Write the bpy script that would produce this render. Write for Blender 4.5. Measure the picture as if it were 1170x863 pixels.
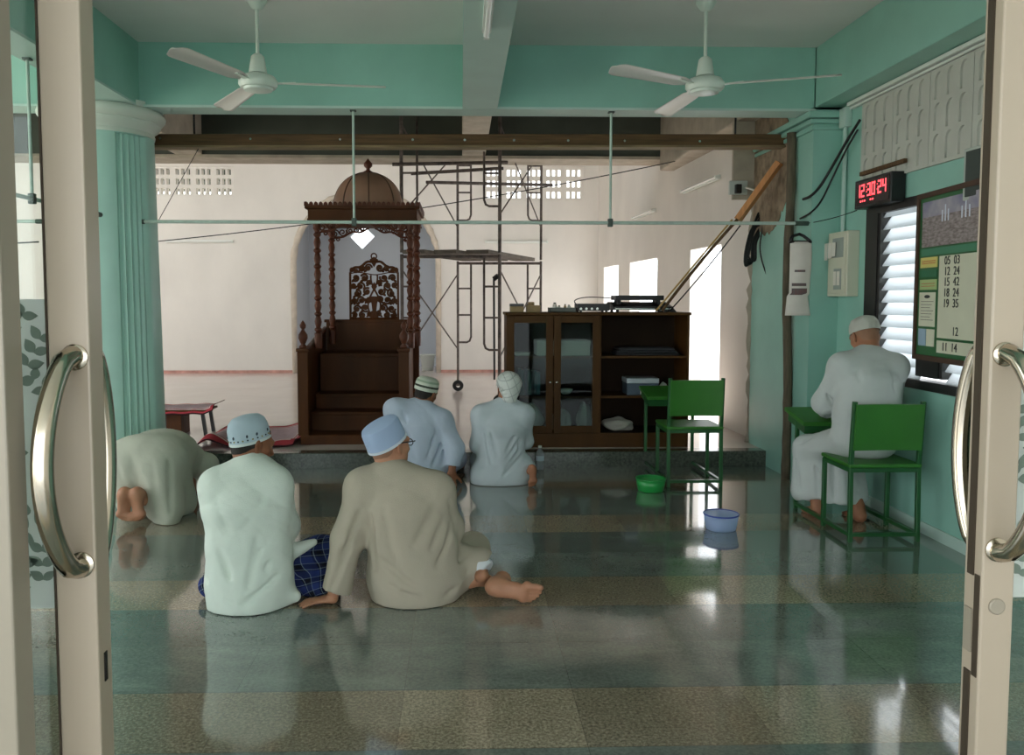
import bpy, bmesh, math, random
import numpy as np
from mathutils import Vector, Matrix, Euler

for o in list(bpy.data.objects):
    bpy.data.objects.remove(o)
SC = bpy.context.scene
COL = SC.collection
PI = math.pi
rad = math.radians

# ------------------------------------------------------------------ camera, sky, light, exposure
cam_d = bpy.data.cameras.new('camera')
cam_d.sensor_width = 36.0
cam_d.lens = 36.0 * 960.0 / 1170.0
cam_d.shift_x = 0.0265
cam_d.shift_y = -0.0235
cam_d.clip_start = 0.02
cam = bpy.data.objects.new('camera', cam_d)
COL.objects.link(cam)
cam.location = (0, 0, 1.42)
cam.rotation_euler = (PI / 2 - math.atan(62 / 960.0), 0, -math.atan(27 / 960.0))
SC.camera = cam

SC.view_settings.view_transform = 'Standard'
SC.view_settings.look = 'None'
SC.view_settings.gamma = 1.0
SC.view_settings.use_curve_mapping = False
SC.view_settings.exposure = 0.28

world = bpy.data.worlds.new('sky')
SC.world = world
world.use_nodes = True
bg = world.node_tree.nodes['Background']
bg.inputs[0].default_value = (0.93, 0.97, 1.0, 1)
bg.inputs[1].default_value = 3.0


SUN_E = 16.0


def sun(name, direction, energy, angle, color=(1, 1, 1)):
    d = bpy.data.lights.new(name, 'SUN')
    d.energy = energy
    d.angle = angle
    d.color = color
    o = bpy.data.objects.new(name, d)
    COL.objects.link(o)
    o.rotation_euler = Vector(direction).to_track_quat('-Z', 'Y').to_euler()
    o.location = (0, 12, 9)
    return o


def area_lamp(name, loc, direction, sx, sy, energy, color=(1, 1, 1)):
    d = bpy.data.lights.new(name, 'AREA')
    d.shape = 'RECTANGLE'
    d.size = sx
    d.size_y = sy
    d.energy = energy
    d.color = color
    o = bpy.data.objects.new(name, d)
    COL.objects.link(o)
    o.location = loc
    o.rotation_euler = Vector(direction).to_track_quat('-Z', 'Y').to_euler()
    return o


sun('sun', (-0.52, -0.12, -0.85), SUN_E, rad(1.0), (1.0, 0.96, 0.90))


# ------------------------------------------------------------------ helpers
def lin(c):
    c = c / 255.0
    return c / 12.92 if c <= 0.04045 else ((c + 0.055) / 1.055) ** 2.4


def rgb(r, g, b):
    return (lin(r), lin(g), lin(b), 1.0)


def mat(name, col, rough=0.6, metal=0.0, var=0.0, scale=8.0, bump=0.0, bscale=40.0, spec=0.5,
        col2=None, stretch=None, detail=4.0, trans=0.0, emit=None, estr=0.0, alpha=1.0, coat=0.0):
    """principled material with a noise-driven colour variation and a noise bump"""
    m = bpy.data.materials.new(name)
    m.use_nodes = True
    nt = m.node_tree
    p = nt.nodes['Principled BSDF']
    p.inputs['Base Color'].default_value = col
    p.inputs['Roughness'].default_value = rough
    p.inputs['Metallic'].default_value = metal
    p.inputs['Specular IOR Level'].default_value = spec
    p.inputs['Transmission Weight'].default_value = trans
    p.inputs['Coat Weight'].default_value = coat
    p.inputs['Alpha'].default_value = alpha
    if emit:
        p.inputs['Emission Color'].default_value = emit
        p.inputs['Emission Strength'].default_value = estr
    if var > 0 or col2 or bump > 0:
        tc = nt.nodes.new('ShaderNodeTexCoord')
        mp = nt.nodes.new('ShaderNodeMapping')
        nt.links.new(tc.outputs['Object'], mp.inputs[0])
        if stretch:
            mp.inputs['Scale'].default_value = stretch
    if var > 0 or col2:
        n = nt.nodes.new('ShaderNodeTexNoise')
        n.inputs['Scale'].default_value = scale
        n.inputs['Detail'].default_value = detail
        nt.links.new(mp.outputs[0], n.inputs['Vector'])
        r = nt.nodes.new('ShaderNodeValToRGB')
        r.color_ramp.elements[0].position = 0.3
        r.color_ramp.elements[1].position = 0.72
        if col2:
            r.color_ramp.elements[0].color = col
            r.color_ramp.elements[1].color = col2
        else:
            r.color_ramp.elements[0].color = tuple(c * (1 - var) for c in col[:3]) + (1,)
            r.color_ramp.elements[1].color = tuple(min(1, c * (1 + var)) for c in col[:3]) + (1,)
        nt.links.new(n.outputs['Fac'], r.inputs[0])
        nt.links.new(r.outputs[0], p.inputs['Base Color'])
    if bump > 0:
        n2 = nt.nodes.new('ShaderNodeTexNoise')
        n2.inputs['Scale'].default_value = bscale
        n2.inputs['Detail'].default_value = 3.0
        nt.links.new(mp.outputs[0], n2.inputs['Vector'])
        b = nt.nodes.new('ShaderNodeBump')
        b.inputs['Strength'].default_value = bump
        b.inputs['Distance'].default_value = 0.01
        nt.links.new(n2.outputs['Fac'], b.inputs['Height'])
        nt.links.new(b.outputs[0], p.inputs['Normal'])
    return m


def glass_mat(name, tint=(1, 1, 1, 1), ior=1.45, rough=0.02):
    m = bpy.data.materials.new(name)
    m.use_nodes = True
    nt = m.node_tree
    nt.nodes.remove(nt.nodes['Principled BSDF'])
    out = nt.nodes['Material Output']
    t = nt.nodes.new('ShaderNodeBsdfTransparent')
    t.inputs[0].default_value = tint
    g = nt.nodes.new('ShaderNodeBsdfGlossy')
    g.inputs['Roughness'].default_value = rough
    f = nt.nodes.new('ShaderNodeFresnel')
    f.inputs['IOR'].default_value = ior
    mx = nt.nodes.new('ShaderNodeMixShader')
    nt.links.new(f.outputs[0], mx.inputs[0])
    nt.links.new(t.outputs[0], mx.inputs[1])
    nt.links.new(g.outputs[0], mx.inputs[2])
    nt.links.new(mx.outputs[0], out.inputs[0])
    return m


def film_mat(name, col, clear=0.5, through=0.55):
    """translucent film: part see-through, part scattering"""
    m = bpy.data.materials.new(name)
    m.use_nodes = True
    nt = m.node_tree
    nt.nodes.remove(nt.nodes['Principled BSDF'])
    out = nt.nodes['Material Output']
    t = nt.nodes.new('ShaderNodeBsdfTransparent')
    d = nt.nodes.new('ShaderNodeBsdfDiffuse')
    d.inputs[0].default_value = col
    tl = nt.nodes.new('ShaderNodeBsdfTranslucent')
    tl.inputs[0].default_value = col
    a = nt.nodes.new('ShaderNodeMixShader')
    a.inputs[0].default_value = through
    nt.links.new(d.outputs[0], a.inputs[1])
    nt.links.new(tl.outputs[0], a.inputs[2])
    mx = nt.nodes.new('ShaderNodeMixShader')
    mx.inputs[0].default_value = clear
    nt.links.new(a.outputs[0], mx.inputs[1])
    nt.links.new(t.outputs[0], mx.inputs[2])
    nt.links.new(mx.outputs[0], out.inputs[0])
    return m


def root_of(o):
    while o.parent:
        o = o.parent
    return o


class MB:
    """collects shapes in world space; build() links them as ONE mesh object"""

    def __init__(s):
        s.bm = bmesh.new()

    def _bev(s, faces_verts, bevel, seg=2):
        if bevel > 0:
            es = set()
            for v in faces_verts:
                for e in v.link_edges:
                    es.add(e)
            bmesh.ops.bevel(s.bm, geom=list(es), offset=bevel, segments=seg, affect='EDGES', profile=0.5)

    def box(s, x0, x1, y0, y1, z0, z1, bevel=0.0, M=None, seg=2):
        vs = [s.bm.verts.new(p) for p in [(x0, y0, z0), (x1, y0, z0), (x1, y1, z0), (x0, y1, z0),
                                          (x0, y0, z1), (x1, y0, z1), (x1, y1, z1), (x0, y1, z1)]]
        if M is not None:
            for v in vs:
                v.co = M @ v.co
        for f in [(3, 2, 1, 0), (4, 5, 6, 7), (0, 1, 5, 4), (1, 2, 6, 5), (2, 3, 7, 6), (3, 0, 4, 7)]:
            s.bm.faces.new([vs[i] for i in f])
        s._bev(vs, bevel, seg)
        return s

    def bar(s, a, b, w, h=None, upv=(0, 0, 1), bevel=0.0):
        """a rectangular bar from a to b"""
        a, b = Vector(a), Vector(b)
        h = h or w
        d = (b - a)
        L = d.length
        d.normalize()
        u = Vector(upv)
        if abs(u.dot(d)) > 0.98:
            u = Vector((0, 1, 0))
        r = d.cross(u).normalized()
        u = r.cross(d)
        M = Matrix((r, d, u)).transposed().to_4x4()
        M.translation = a
        return s.box(-w / 2, w / 2, 0, L, -h / 2, h / 2, bevel, M)

    def cyl(s, a, b, r0, r1=None, seg=16, cap=True):
        r1 = r0 if r1 is None else r1
        return s.sweep([a, b], [r0, r1], seg, cap)

    def sweep(s, pts, rs, seg=12, cap=True, closed=False):
        pts = [Vector(p) for p in pts]
        if not isinstance(rs, (list, tuple)):
            rs = [rs] * len(pts)
        n = len(pts)
        rings = []
        prev = None
        for i, p in enumerate(pts):
            if closed:
                d = pts[(i + 1) % n] - pts[i - 1]
            else:
                d = (pts[min(i + 1, n - 1)] - pts[max(i - 1, 0)])
            d.normalize()
            if prev is None:
                t = Vector((0, 0, 1)) if abs(d.z) < 0.9 else Vector((1, 0, 0))
                u = d.cross(t).normalized()
            else:
                u = prev - d * prev.dot(d)
                if u.length < 1e-5:
                    u = d.orthogonal()
                u.normalize()
            prev = u
            v = d.cross(u)
            rings.append([s.bm.verts.new(p + (u * math.cos(2 * PI * k / seg) + v * math.sin(2 * PI * k / seg)) * rs[i])
                          for k in range(seg)])
        m = n if closed else n - 1
        for i in range(m):
            A, B = rings[i], rings[(i + 1) % n]
            for k in range(seg):
                s.bm.faces.new((A[k], A[(k + 1) % seg], B[(k + 1) % seg], B[k]))
        if cap and not closed:
            s.bm.faces.new(rings[0][::-1])
            s.bm.faces.new(rings[-1])
        return s

    def lathe(s, prof, c=(0, 0, 0), seg=32, M=None, capb=True, capt=True):
        """prof: list of (r, z)"""
        rings = []
        for r, z in prof:
            ring = []
            for k in range(seg):
                a = 2 * PI * k / seg
                p = Vector((r * math.cos(a), r * math.sin(a), z))
                p = (M @ p) if M is not None else p
                ring.append(s.bm.verts.new(p + Vector(c)))
            rings.append(ring)
        for A, B in zip(rings, rings[1:]):
            for k in range(seg):
                s.bm.faces.new((A[k], A[(k + 1) % seg], B[(k + 1) % seg], B[k]))
        if capb:
            s.bm.faces.new(rings[0][::-1])
        if capt:
            s.bm.faces.new(rings[-1])
        return s

    def prism(s, poly, M, depth, bevel=0.0):
        """poly in 2-D (u, v); M maps (u, v, w) to world; extruded along w by depth"""
        A = [s.bm.verts.new(M @ Vector((u, v, 0))) for u, v in poly]
        B = [s.bm.verts.new(M @ Vector((u, v, depth))) for u, v in poly]
        n = len(poly)
        s.bm.faces.new(A[::-1])
        s.bm.faces.new(B)
        for i in range(n):
            s.bm.faces.new((A[i], A[(i + 1) % n], B[(i + 1) % n], B[i]))
        s._bev(A + B, bevel)
        return s

    def blob(s, c, r, seg=16, rings=10, M=None):
        c = Vector(c)
        rx, ry, rz = r if isinstance(r, (list, tuple)) else (r, r, r)
        g = bmesh.ops.create_uvsphere(s.bm, u_segments=seg, v_segments=rings, radius=1.0)
        for v in g['verts']:
            p = Vector((v.co.x * rx, v.co.y * ry, v.co.z * rz))
            v.co = (M @ p if M is not None else p) + c
        return s

    def grid(s, fn, nu, nv, closed_u=False):
        vs = [[s.bm.verts.new(fn(i / (nu if closed_u else nu - 1), j / (nv - 1))) for j in range(nv)] for i in range(nu)]
        for i in range(nu if closed_u else nu - 1):
            for j in range(nv - 1):
                a, b = vs[i], vs[(i + 1) % nu]
                s.bm.faces.new((a[j], b[j], b[j + 1], a[j + 1]))
        return s

    def thicken(s, t):
        geo = list(s.bm.faces)
        bmesh.ops.recalc_face_normals(s.bm, faces=geo)
        bmesh.ops.solidify(s.bm, geom=geo, thickness=t)
        return s

    def build(s, name, m, parent=None, smooth=False, auto=False):
        bm = s.bm
        bmesh.ops.recalc_face_normals(bm, faces=bm.faces)
        me = bpy.data.meshes.new(name)
        bm.to_mesh(me)
        bm.free()
        return link_mesh(name, me, m, parent, smooth, auto)


def link_mesh(name, me, m, parent=None, smooth=False, auto=False):
    me.materials.append(m)
    o = bpy.data.objects.new(name, me)
    COL.objects.link(o)
    if parent is None:
        n = len(me.vertices)
        co = np.empty(n * 3)
        me.vertices.foreach_get('co', co)
        co = co.reshape(-1, 3)
        lo, hi = co.min(0), co.max(0)
        c = Vector(((lo[0] + hi[0]) / 2, (lo[1] + hi[1]) / 2, lo[2]))
        me.transform(Matrix.Translation(-c))
        o.location = c
    else:
        me.transform(root_of(parent).matrix_basis.inverted())
        o.parent = parent
    if smooth or auto:
        me.polygons.foreach_set('use_smooth', [True] * len(me.polygons))
    if auto:
        try:
            me.set_sharp_from_angle(angle=rad(38))
        except Exception:
            pass
    return o


def tag(o, label, cat, group=None):
    o['label'] = label
    o['category'] = cat
    if group:
        o['group'] = group
    return o


def thing(name, label, cat, loc=(0, 0, 0), rz=0.0, group=None):
    o = bpy.data.objects.new(name, None)
    COL.objects.link(o)
    o.empty_display_size = 0.1
    o.location = loc
    o.rotation_euler = (0, 0, rz)
    o.matrix_basis = Matrix.Translation(Vector(loc)) @ Matrix.Rotation(rz, 4, 'Z')
    return tag(o, label, cat, group)


def struct(o):
    o['kind'] = 'structure'
    return o


def copy_tree(o, parent=None):
    c = o.copy()
    COL.objects.link(c)
    c.parent = parent
    for ch in list(o.children):
        copy_tree(ch, c)
    return c


def text_mesh(txt, size, M, depth=0.002, align='CENTER'):
    """mesh of a text, laid out by M (local x right, y up, z out of the sign)"""
    cu = bpy.data.curves.new('lettering', 'FONT')
    cu.body = txt
    cu.size = size
    cu.extrude = depth
    cu.align_x = align
    cu.align_y = 'CENTER'
    ob = bpy.data.objects.new('lettering', cu)
    me = bpy.data.meshes.new_from_object(ob)
    bpy.data.objects.remove(ob)
    me.transform(M)
    return me


def text_part(name, items, m, parent):
    """items: list of (text, size, M); all letters of one sign as one part"""
    bm = bmesh.new()
    for t, sz, M in items:
        me = text_mesh(t, sz, M)
        bm.from_mesh(me)
        bpy.data.meshes.remove(me)
    me = bpy.data.meshes.new(name)
    bm.to_mesh(me)
    bm.free()
    me.materials.clear()
    return link_mesh(name, me, m, parent)


def frame(origin, u, v):
    """matrix whose columns are u, v, u x v"""
    u, v = Vector(u).normalized(), Vector(v).normalized()
    M = Matrix((u, v, u.cross(v))).transposed().to_4x4()
    M.translation = Vector(origin)
    return M

# ------------------------------------------------------------------ materials of the setting
M_teal = mat('teal wall paint', rgb(145, 195, 180), rough=0.45, var=0.07, scale=2.5, bump=0.06, bscale=60)
M_tealcol = mat('teal column paint', rgb(174, 214, 202), rough=0.35, var=0.05, scale=3)
M_tealpale = mat('pale teal paint', rgb(184, 210, 200), rough=0.5, var=0.05, scale=3)
M_ceil = mat('ceiling paint', rgb(224, 226, 220), rough=0.8, var=0.04, scale=1.5)
M_plaster = mat('raw white plaster', rgb(226, 221, 213), rough=0.85, var=0.075, scale=1.3, bump=0.12, bscale=25,
                stretch=(1.0, 1.0, 0.6), detail=6)
M_niche = mat('pale blue niche paint', rgb(196, 199, 204), rough=0.8, var=0.03, scale=2)
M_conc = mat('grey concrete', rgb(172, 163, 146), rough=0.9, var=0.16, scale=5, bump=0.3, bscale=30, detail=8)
M_concshade = mat('shade toned concrete', rgb(72, 77, 68), rough=0.9, var=0.18, scale=2, bump=0.2, bscale=20)  # concrete with shade put into its colour
M_vent = mat('grey washed vent block', rgb(190, 192, 182), rough=0.85, var=0.08, scale=4, bump=0.15, bscale=40)
M_white = mat('white gloss paint', rgb(225, 230, 222), rough=0.35)
M_dkwood = mat('black painted wood', rgb(22, 20, 18), rough=0.4, var=0.2, scale=10)
M_alu = mat('cream powder coated aluminium', rgb(172, 160, 142), rough=0.32, var=0.02, scale=3, spec=0.5)
M_alu2 = mat('grey cream aluminium', rgb(150, 143, 128), rough=0.34, var=0.02, scale=3)
M_rubber = mat('brown rubber gasket', rgb(58, 48, 34), rough=0.7)
M_chrome = mat('brushed brass steel', rgb(188, 180, 164), rough=0.16, metal=1.0)
M_steel = mat('polished steel', rgb(200, 200, 195), rough=0.14, metal=1.0)
M_glass = glass_mat('clear door glass', (0.93, 0.97, 0.955, 1))
M_film = film_mat('frosted film', (0.94, 0.99, 0.96, 1), 0.10, 0.65)
M_leaf = film_mat('leaf print on film', (0.34, 0.42, 0.36, 1), 0.15)
M_black = mat('black plastic', rgb(16, 16, 16), rough=0.4)
M_cable = mat('black cable', rgb(18, 18, 18), rough=0.5)
M_gpipe = mat('pale green painted pipe', rgb(178, 198, 186), rough=0.45, var=0.1, scale=20)
M_timber = mat('old brown timber', rgb(92, 68, 40), rough=0.8, var=0.35, scale=6, stretch=(0.6, 8, 8), bump=0.2, bscale=20)
M_orange = mat('fresh orange plank', rgb(196, 136, 84), rough=0.7, var=0.2, scale=5, stretch=(6, 6, 0.8))
M_paper = mat('white paper', rgb(225, 220, 208), rough=0.7, var=0.04, scale=6)


def floor_material():
    m = bpy.data.materials.new('polished granite in green and beige bands')
    m.use_nodes = True
    nt = m.node_tree
    N, L = nt.nodes.new, nt.links.new
    p = nt.nodes['Principled BSDF']
    tc = N('ShaderNodeTexCoord')
    geo = N('ShaderNodeNewGeometry')
    sep = N('ShaderNodeSeparateXYZ')
    L(geo.outputs['Position'], sep.inputs[0])

    def math_(op, a, b=None, c=None):
        n = N('ShaderNodeMath')
        n.operation = op
        for i, v in enumerate((a, b, c)):
            if v is None:
                continue
            if isinstance(v, (int, float)):
                n.inputs[i].default_value = v
            else:
                L(v, n.inputs[i])
        return n.outputs[0]

    def noise(scale, detail, vec, rough=0.6):
        n = N('ShaderNodeTexNoise')
        n.inputs['Scale'].default_value = scale
        n.inputs['Detail'].default_value = detail
        n.inputs['Roughness'].default_value = rough
        L(vec, n.inputs['Vector'])
        return n.outputs['Fac']

    def ramp(fac, els):
        r = N('ShaderNodeValToRGB')
        while len(r.color_ramp.elements) < len(els):
            r.color_ramp.elements.new(0.5)
        for e, (pos, c) in zip(r.color_ramp.elements, els):
            e.position = pos
            e.color = c
        L(fac, r.inputs[0])
        return r.outputs[0]

    def mix(fac, a, b, typ='MIX'):
        n = N('ShaderNodeMix')
        n.data_type = 'RGBA'
        n.blend_type = typ
        if isinstance(fac, (int, float)):
            n.inputs[0].default_value = fac
        else:
            L(fac, n.inputs[0])
        for i, v in ((6, a), (7, b)):
            if isinstance(v, tuple):
                n.inputs[i].default_value = v
            else:
                L(v, n.inputs[i])
        return n.outputs[2]

    pos = geo.outputs['Position']
    # bands: period 1.23 m, the first 0.39 m of it beige
    fr = math_('FRACT', math_('DIVIDE', math_('SUBTRACT', sep.outputs['Y'], 2.57 - 1.23 * 8), 1.23))
    beige = math_('LESS_THAN', fr, 0.33)
    # veins of the green stone
    mp = N('ShaderNodeMapping')
    mp.inputs['Scale'].default_value = (1.0, 1.9, 1)
    mp.inputs['Rotation'].default_value = (0, 0, 0.5)
    L(pos, mp.inputs[0])
    v1 = noise(3.2, 9, mp.outputs[0], 0.72)
    v2 = noise(70, 3, pos, 0.7)
    green = mix(0.45, ramp(v1, [(0.3, rgb(78, 88, 82)), (0.55, rgb(116, 127, 119)), (0.75, rgb(156, 164, 154))]),
                ramp(v2, [(0.3, rgb(76, 86, 80)), (0.7, rgb(150, 159, 149))]))
    s1 = noise(85, 4, pos, 0.75)
    s2 = noise(9, 3, pos, 0.6)
    bei = mix(0.25, ramp(s1, [(0.34, rgb(78, 72, 58)), (0.5, rgb(148, 138, 116)), (0.68, rgb(204, 192, 168))]),
              ramp(s2, [(0.3, rgb(120, 112, 92)), (0.7, rgb(166, 156, 134))]))
    # each slab its own tone
    cell = N('ShaderNodeCombineXYZ')
    L(math_('FLOOR', math_('DIVIDE', math_('ADD', sep.outputs['X'], 0.21), 0.61)), cell.inputs[0])
    L(math_('FLOOR', math_('DIVIDE', math_('SUBTRACT', sep.outputs['Y'], 2.57 - 1.23 * 8), 0.41)), cell.inputs[1])
    wn = N('ShaderNodeTexWhiteNoise')
    L(cell.outputs[0], wn.inputs['Vector'])
    col = mix(beige, green, bei)
    tone = ramp(wn.outputs['Value'], [(0.0, (0.80, 0.80, 0.80, 1)), (1.0, (1.12, 1.12, 1.12, 1))])
    col = mix(1.0, col, tone, 'MULTIPLY')
    # joints
    jx = math_('FRACT', math_('DIVIDE', math_('ADD', sep.outputs['X'], 0.21), 0.61))
    jy = math_('FRACT', math_('DIVIDE', math_('SUBTRACT', sep.outputs['Y'], 2.57 - 1.23 * 8), 0.41))
    j = math_('MAXIMUM', math_('LESS_THAN', jx, 0.004), math_('LESS_THAN', jy, 0.008))
    col = mix(math_('MULTIPLY', j, 0.45), col, (0.02, 0.022, 0.02, 1))
    L(col, p.inputs['Base Color'])
    rn = noise(2.2, 5, pos, 0.65)
    mr = N('ShaderNodeMapRange')
    L(rn, mr.inputs[0])
    mr.inputs[1].default_value = 0.35
    mr.inputs[2].default_value = 0.7
    mr.inputs[3].default_value = FLOOR_R0
    mr.inputs[4].default_value = FLOOR_R1
    L(mr.outputs[0], p.inputs['Roughness'])
    p.inputs['Specular IOR Level'].default_value = FLOOR_SPEC
    p.inputs['IOR'].default_value = 1.6
    p.inputs['Coat Weight'].default_value = 0.7
    p.inputs['Coat IOR'].default_value = 1.6
    p.inputs['Coat Roughness'].default_value = 0.06
    wb = noise(1.6, 2, pos, 0.5)
    b = N('ShaderNodeBump')
    b.inputs['Strength'].default_value = 0.025
    b.inputs['Distance'].default_value = 0.02
    L(wb, b.inputs['Height'])
    L(b.outputs[0], p.inputs['Normal'])
    return m


FLOOR_R0, FLOOR_R1, FLOOR_SPEC = 0.07, 0.16, 0.6
M_floor = floor_material()
M_granite = mat('dark green granite step', rgb(52, 58, 52), rough=0.18, col2=rgb(92, 98, 88), scale=60, detail=6)
M_tiles = mat('glossy white floor tiles', rgb(226, 214, 208), rough=0.12, var=0.05, scale=2)

# ------------------------------------------------------------------ the setting
struct(MB().box(-4.75, 2.96, -3.2, 7.04, -0.15, 0.0).build('floor', M_floor))
struct(MB().box(-9.5, 2.9, 7.16, 17.0, -0.1, 0.126).build('floor', M_tiles))
struct(MB().box(-9.5, 2.655, 7.02, 7.17, -0.05, 0.13, 0.006).build('trim_1', M_granite))     # granite edge of the platform
struct(MB().box(-5.2, 2.96, 1.35, 6.42, 3.255, 3.42).build('ceiling', M_ceil))

# right wall: solid parts around the louvre window and the vent blocks
b = MB()
b.box(2.807, 2.957, 1.35, 7.45, -0.1, 0.88)
b.box(2.807, 2.957, 5.75, 7.45, 0.88, 3.26)
b.box(2.807, 2.957, 1.35, 3.3, 0.88, 3.26)
b.box(2.807, 2.957, 3.3, 5.75, 2.055, 2.21)
b.box(2.807, 2.957, 3.3, 5.75, 2.77, 3.26)
b.box(2.86, 2.957, 3.3, 5.75, 2.21, 2.77)
struct(b.build('wall_right', M_teal))
struct(MB().box(2.795, 2.812, 1.5, 6.2, 0.0, 0.07).build('baseboard_right', M_tealpale))

# beams
b = MB()
b.box(-7.0, 2.96, 6.2, 6.415, 2.81, 3.75)
o = struct(b.build('trim_2', M_teal))                                                   # cross beam
struct(MB().box(0.015, 0.262, 1.5, 6.215, 2.81, 3.26, 0.006).build('trim_3', M_teal))     # middle beam
struct(MB().box(-2.53, -2.305, 1.5, 6.215, 2.81, 3.26, 0.006).build('trim_4', M_teal))    # left beam
struct(MB().box(2.60, 2.81, 1.5, 6.215, 2.825, 3.26, 0.006).build('trim_5', M_teal))      # right beam
struct(MB().box(-7.0, 2.6, 6.185, 6.42, 2.795, 2.812).build('trim_6', M_tealpale))      # pale underside of the cross beam
struct(MB().box(0.013, 0.264, 1.5, 6.185, 2.797, 2.812).build('trim_7', M_tealpale))
struct(MB().box(-2.532, -2.303, 1.5, 6.185, 2.797, 2.812).build('trim_8', M_tealpale))

# pillar of the right wall with its thin capital
b = MB()
b.box(2.593, 2.81, 6.2, 7.46, -0.05, 3.7)
struct(b.build('wall_right', M_teal))
b = MB()
b.box(2.575, 2.815, 6.182, 7.4, 2.66, 2.69, 0.006)
b.box(2.555, 2.815, 6.165, 7.4, 2.705, 2.74, 0.01)
b.box(2.535, 2.815, 6.145, 7.4, 2.745, 2.79, 0.006)
struct(b.build('trim_9', M_teal))
# white double moulding above the vent blocks
b = MB()
b.box(2.775, 2.81, 1.6, 6.03, 2.772, 2.789, 0.004)
b.box(2.755, 2.81, 1.6, 6.03, 2.794, 2.820, 0.004)
struct(b.build('trim_10', M_white))

# round fluted column on the left
FLUTE_TURN = 72.0
def column():
    cx, cy = -2.645, 6.38
    b = MB()
    seg = 144
    prof = []
    def rad_at(a, z):
        r = 0.392 - 0.038 * (z / 2.6)
        deg = math.degrees(a) % 72.0 - 36.0
        if abs(deg) < 19 and 0.25 < z < 2.60:
            k = (deg + 19) / 7.6
            r -= 0.026 * max(0.0, math.sin((k % 1.0) * PI)) ** 0.6
        return r
    zs = [-0.02, 0.249, 0.251, 0.7, 1.4, 2.1, 2.599, 2.601, 2.64]
    off = rad(FLUTE_TURN)
    rings = []
    for z in zs:
        rings.append([b.bm.verts.new((cx + rad_at(2 * PI * k / seg - off, z) * math.cos(2 * PI * k / seg),
                                      cy + rad_at(2 * PI * k / seg - off, z) * math.sin(2 * PI * k / seg), z)) for k in range(seg)])
    for A, B in zip(rings, rings[1:]):
        for k in range(seg):
            b.bm.faces.new((A[k], A[(k + 1) % seg], B[(k + 1) % seg], B[k]))
    o = struct(b.build('column', M_tealcol, auto=True))
    c = MB()
    c.lathe([(0.36, 2.60), (0.392, 2.607), (0.396, 2.625), (0.388, 2.640), (0.395, 2.655), (0.425, 2.675), (0.440, 2.70), (0.436, 2.712), (0.455, 2.722),
             (0.475, 2.745), (0.480, 2.765), (0.472, 2.785), (0.455, 2.795), (0.462, 2.805), (0.462, 2.835)], (cx, cy, 0), 96, Matrix.Diagonal((0.915, 0.915, 1.0)))
    c.build('capital', M_tealcol_pale, o, auto=True)
M_tealcol_pale = mat('pale teal column capital', rgb(214, 222, 210), rough=0.4, var=0.03, scale=3)
column()

# the bay behind the cross beam: slab, beams and raw concrete
struct(MB().box(-9.5, 3.2, 6.415, 10.75, 3.72, 3.9).build('ceiling', M_concshade))  # shade under the slab is put into its colour
struct(MB().box(0.015, 0.295, 6.415, 10.3, 3.15, 3.73, 0.01).build('trim_11', M_conc))
struct(MB().box(-9.5, 3.2, 10.3, 10.75, 3.15, 3.73, 0.01).build('trim_12', M_concshade))  # far beam, shade of its backlit face put into the colour
struct(MB().box(-9.5, 2.6, 10.28, 10.76, 3.115, 3.152, 0.004).build('trim_18', M_conc))  # paler strip paints the lit underside of the far beam
struct(MB().box(-3.42, -3.10, 6.415, 10.3, 3.15, 3.73, 0.01).build('trim_13', M_conc))
struct(MB().box(2.42, 2.95, 6.6, 10.3, 2.98, 3.73, 0.02).build('trim_14', M_conc))

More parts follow.
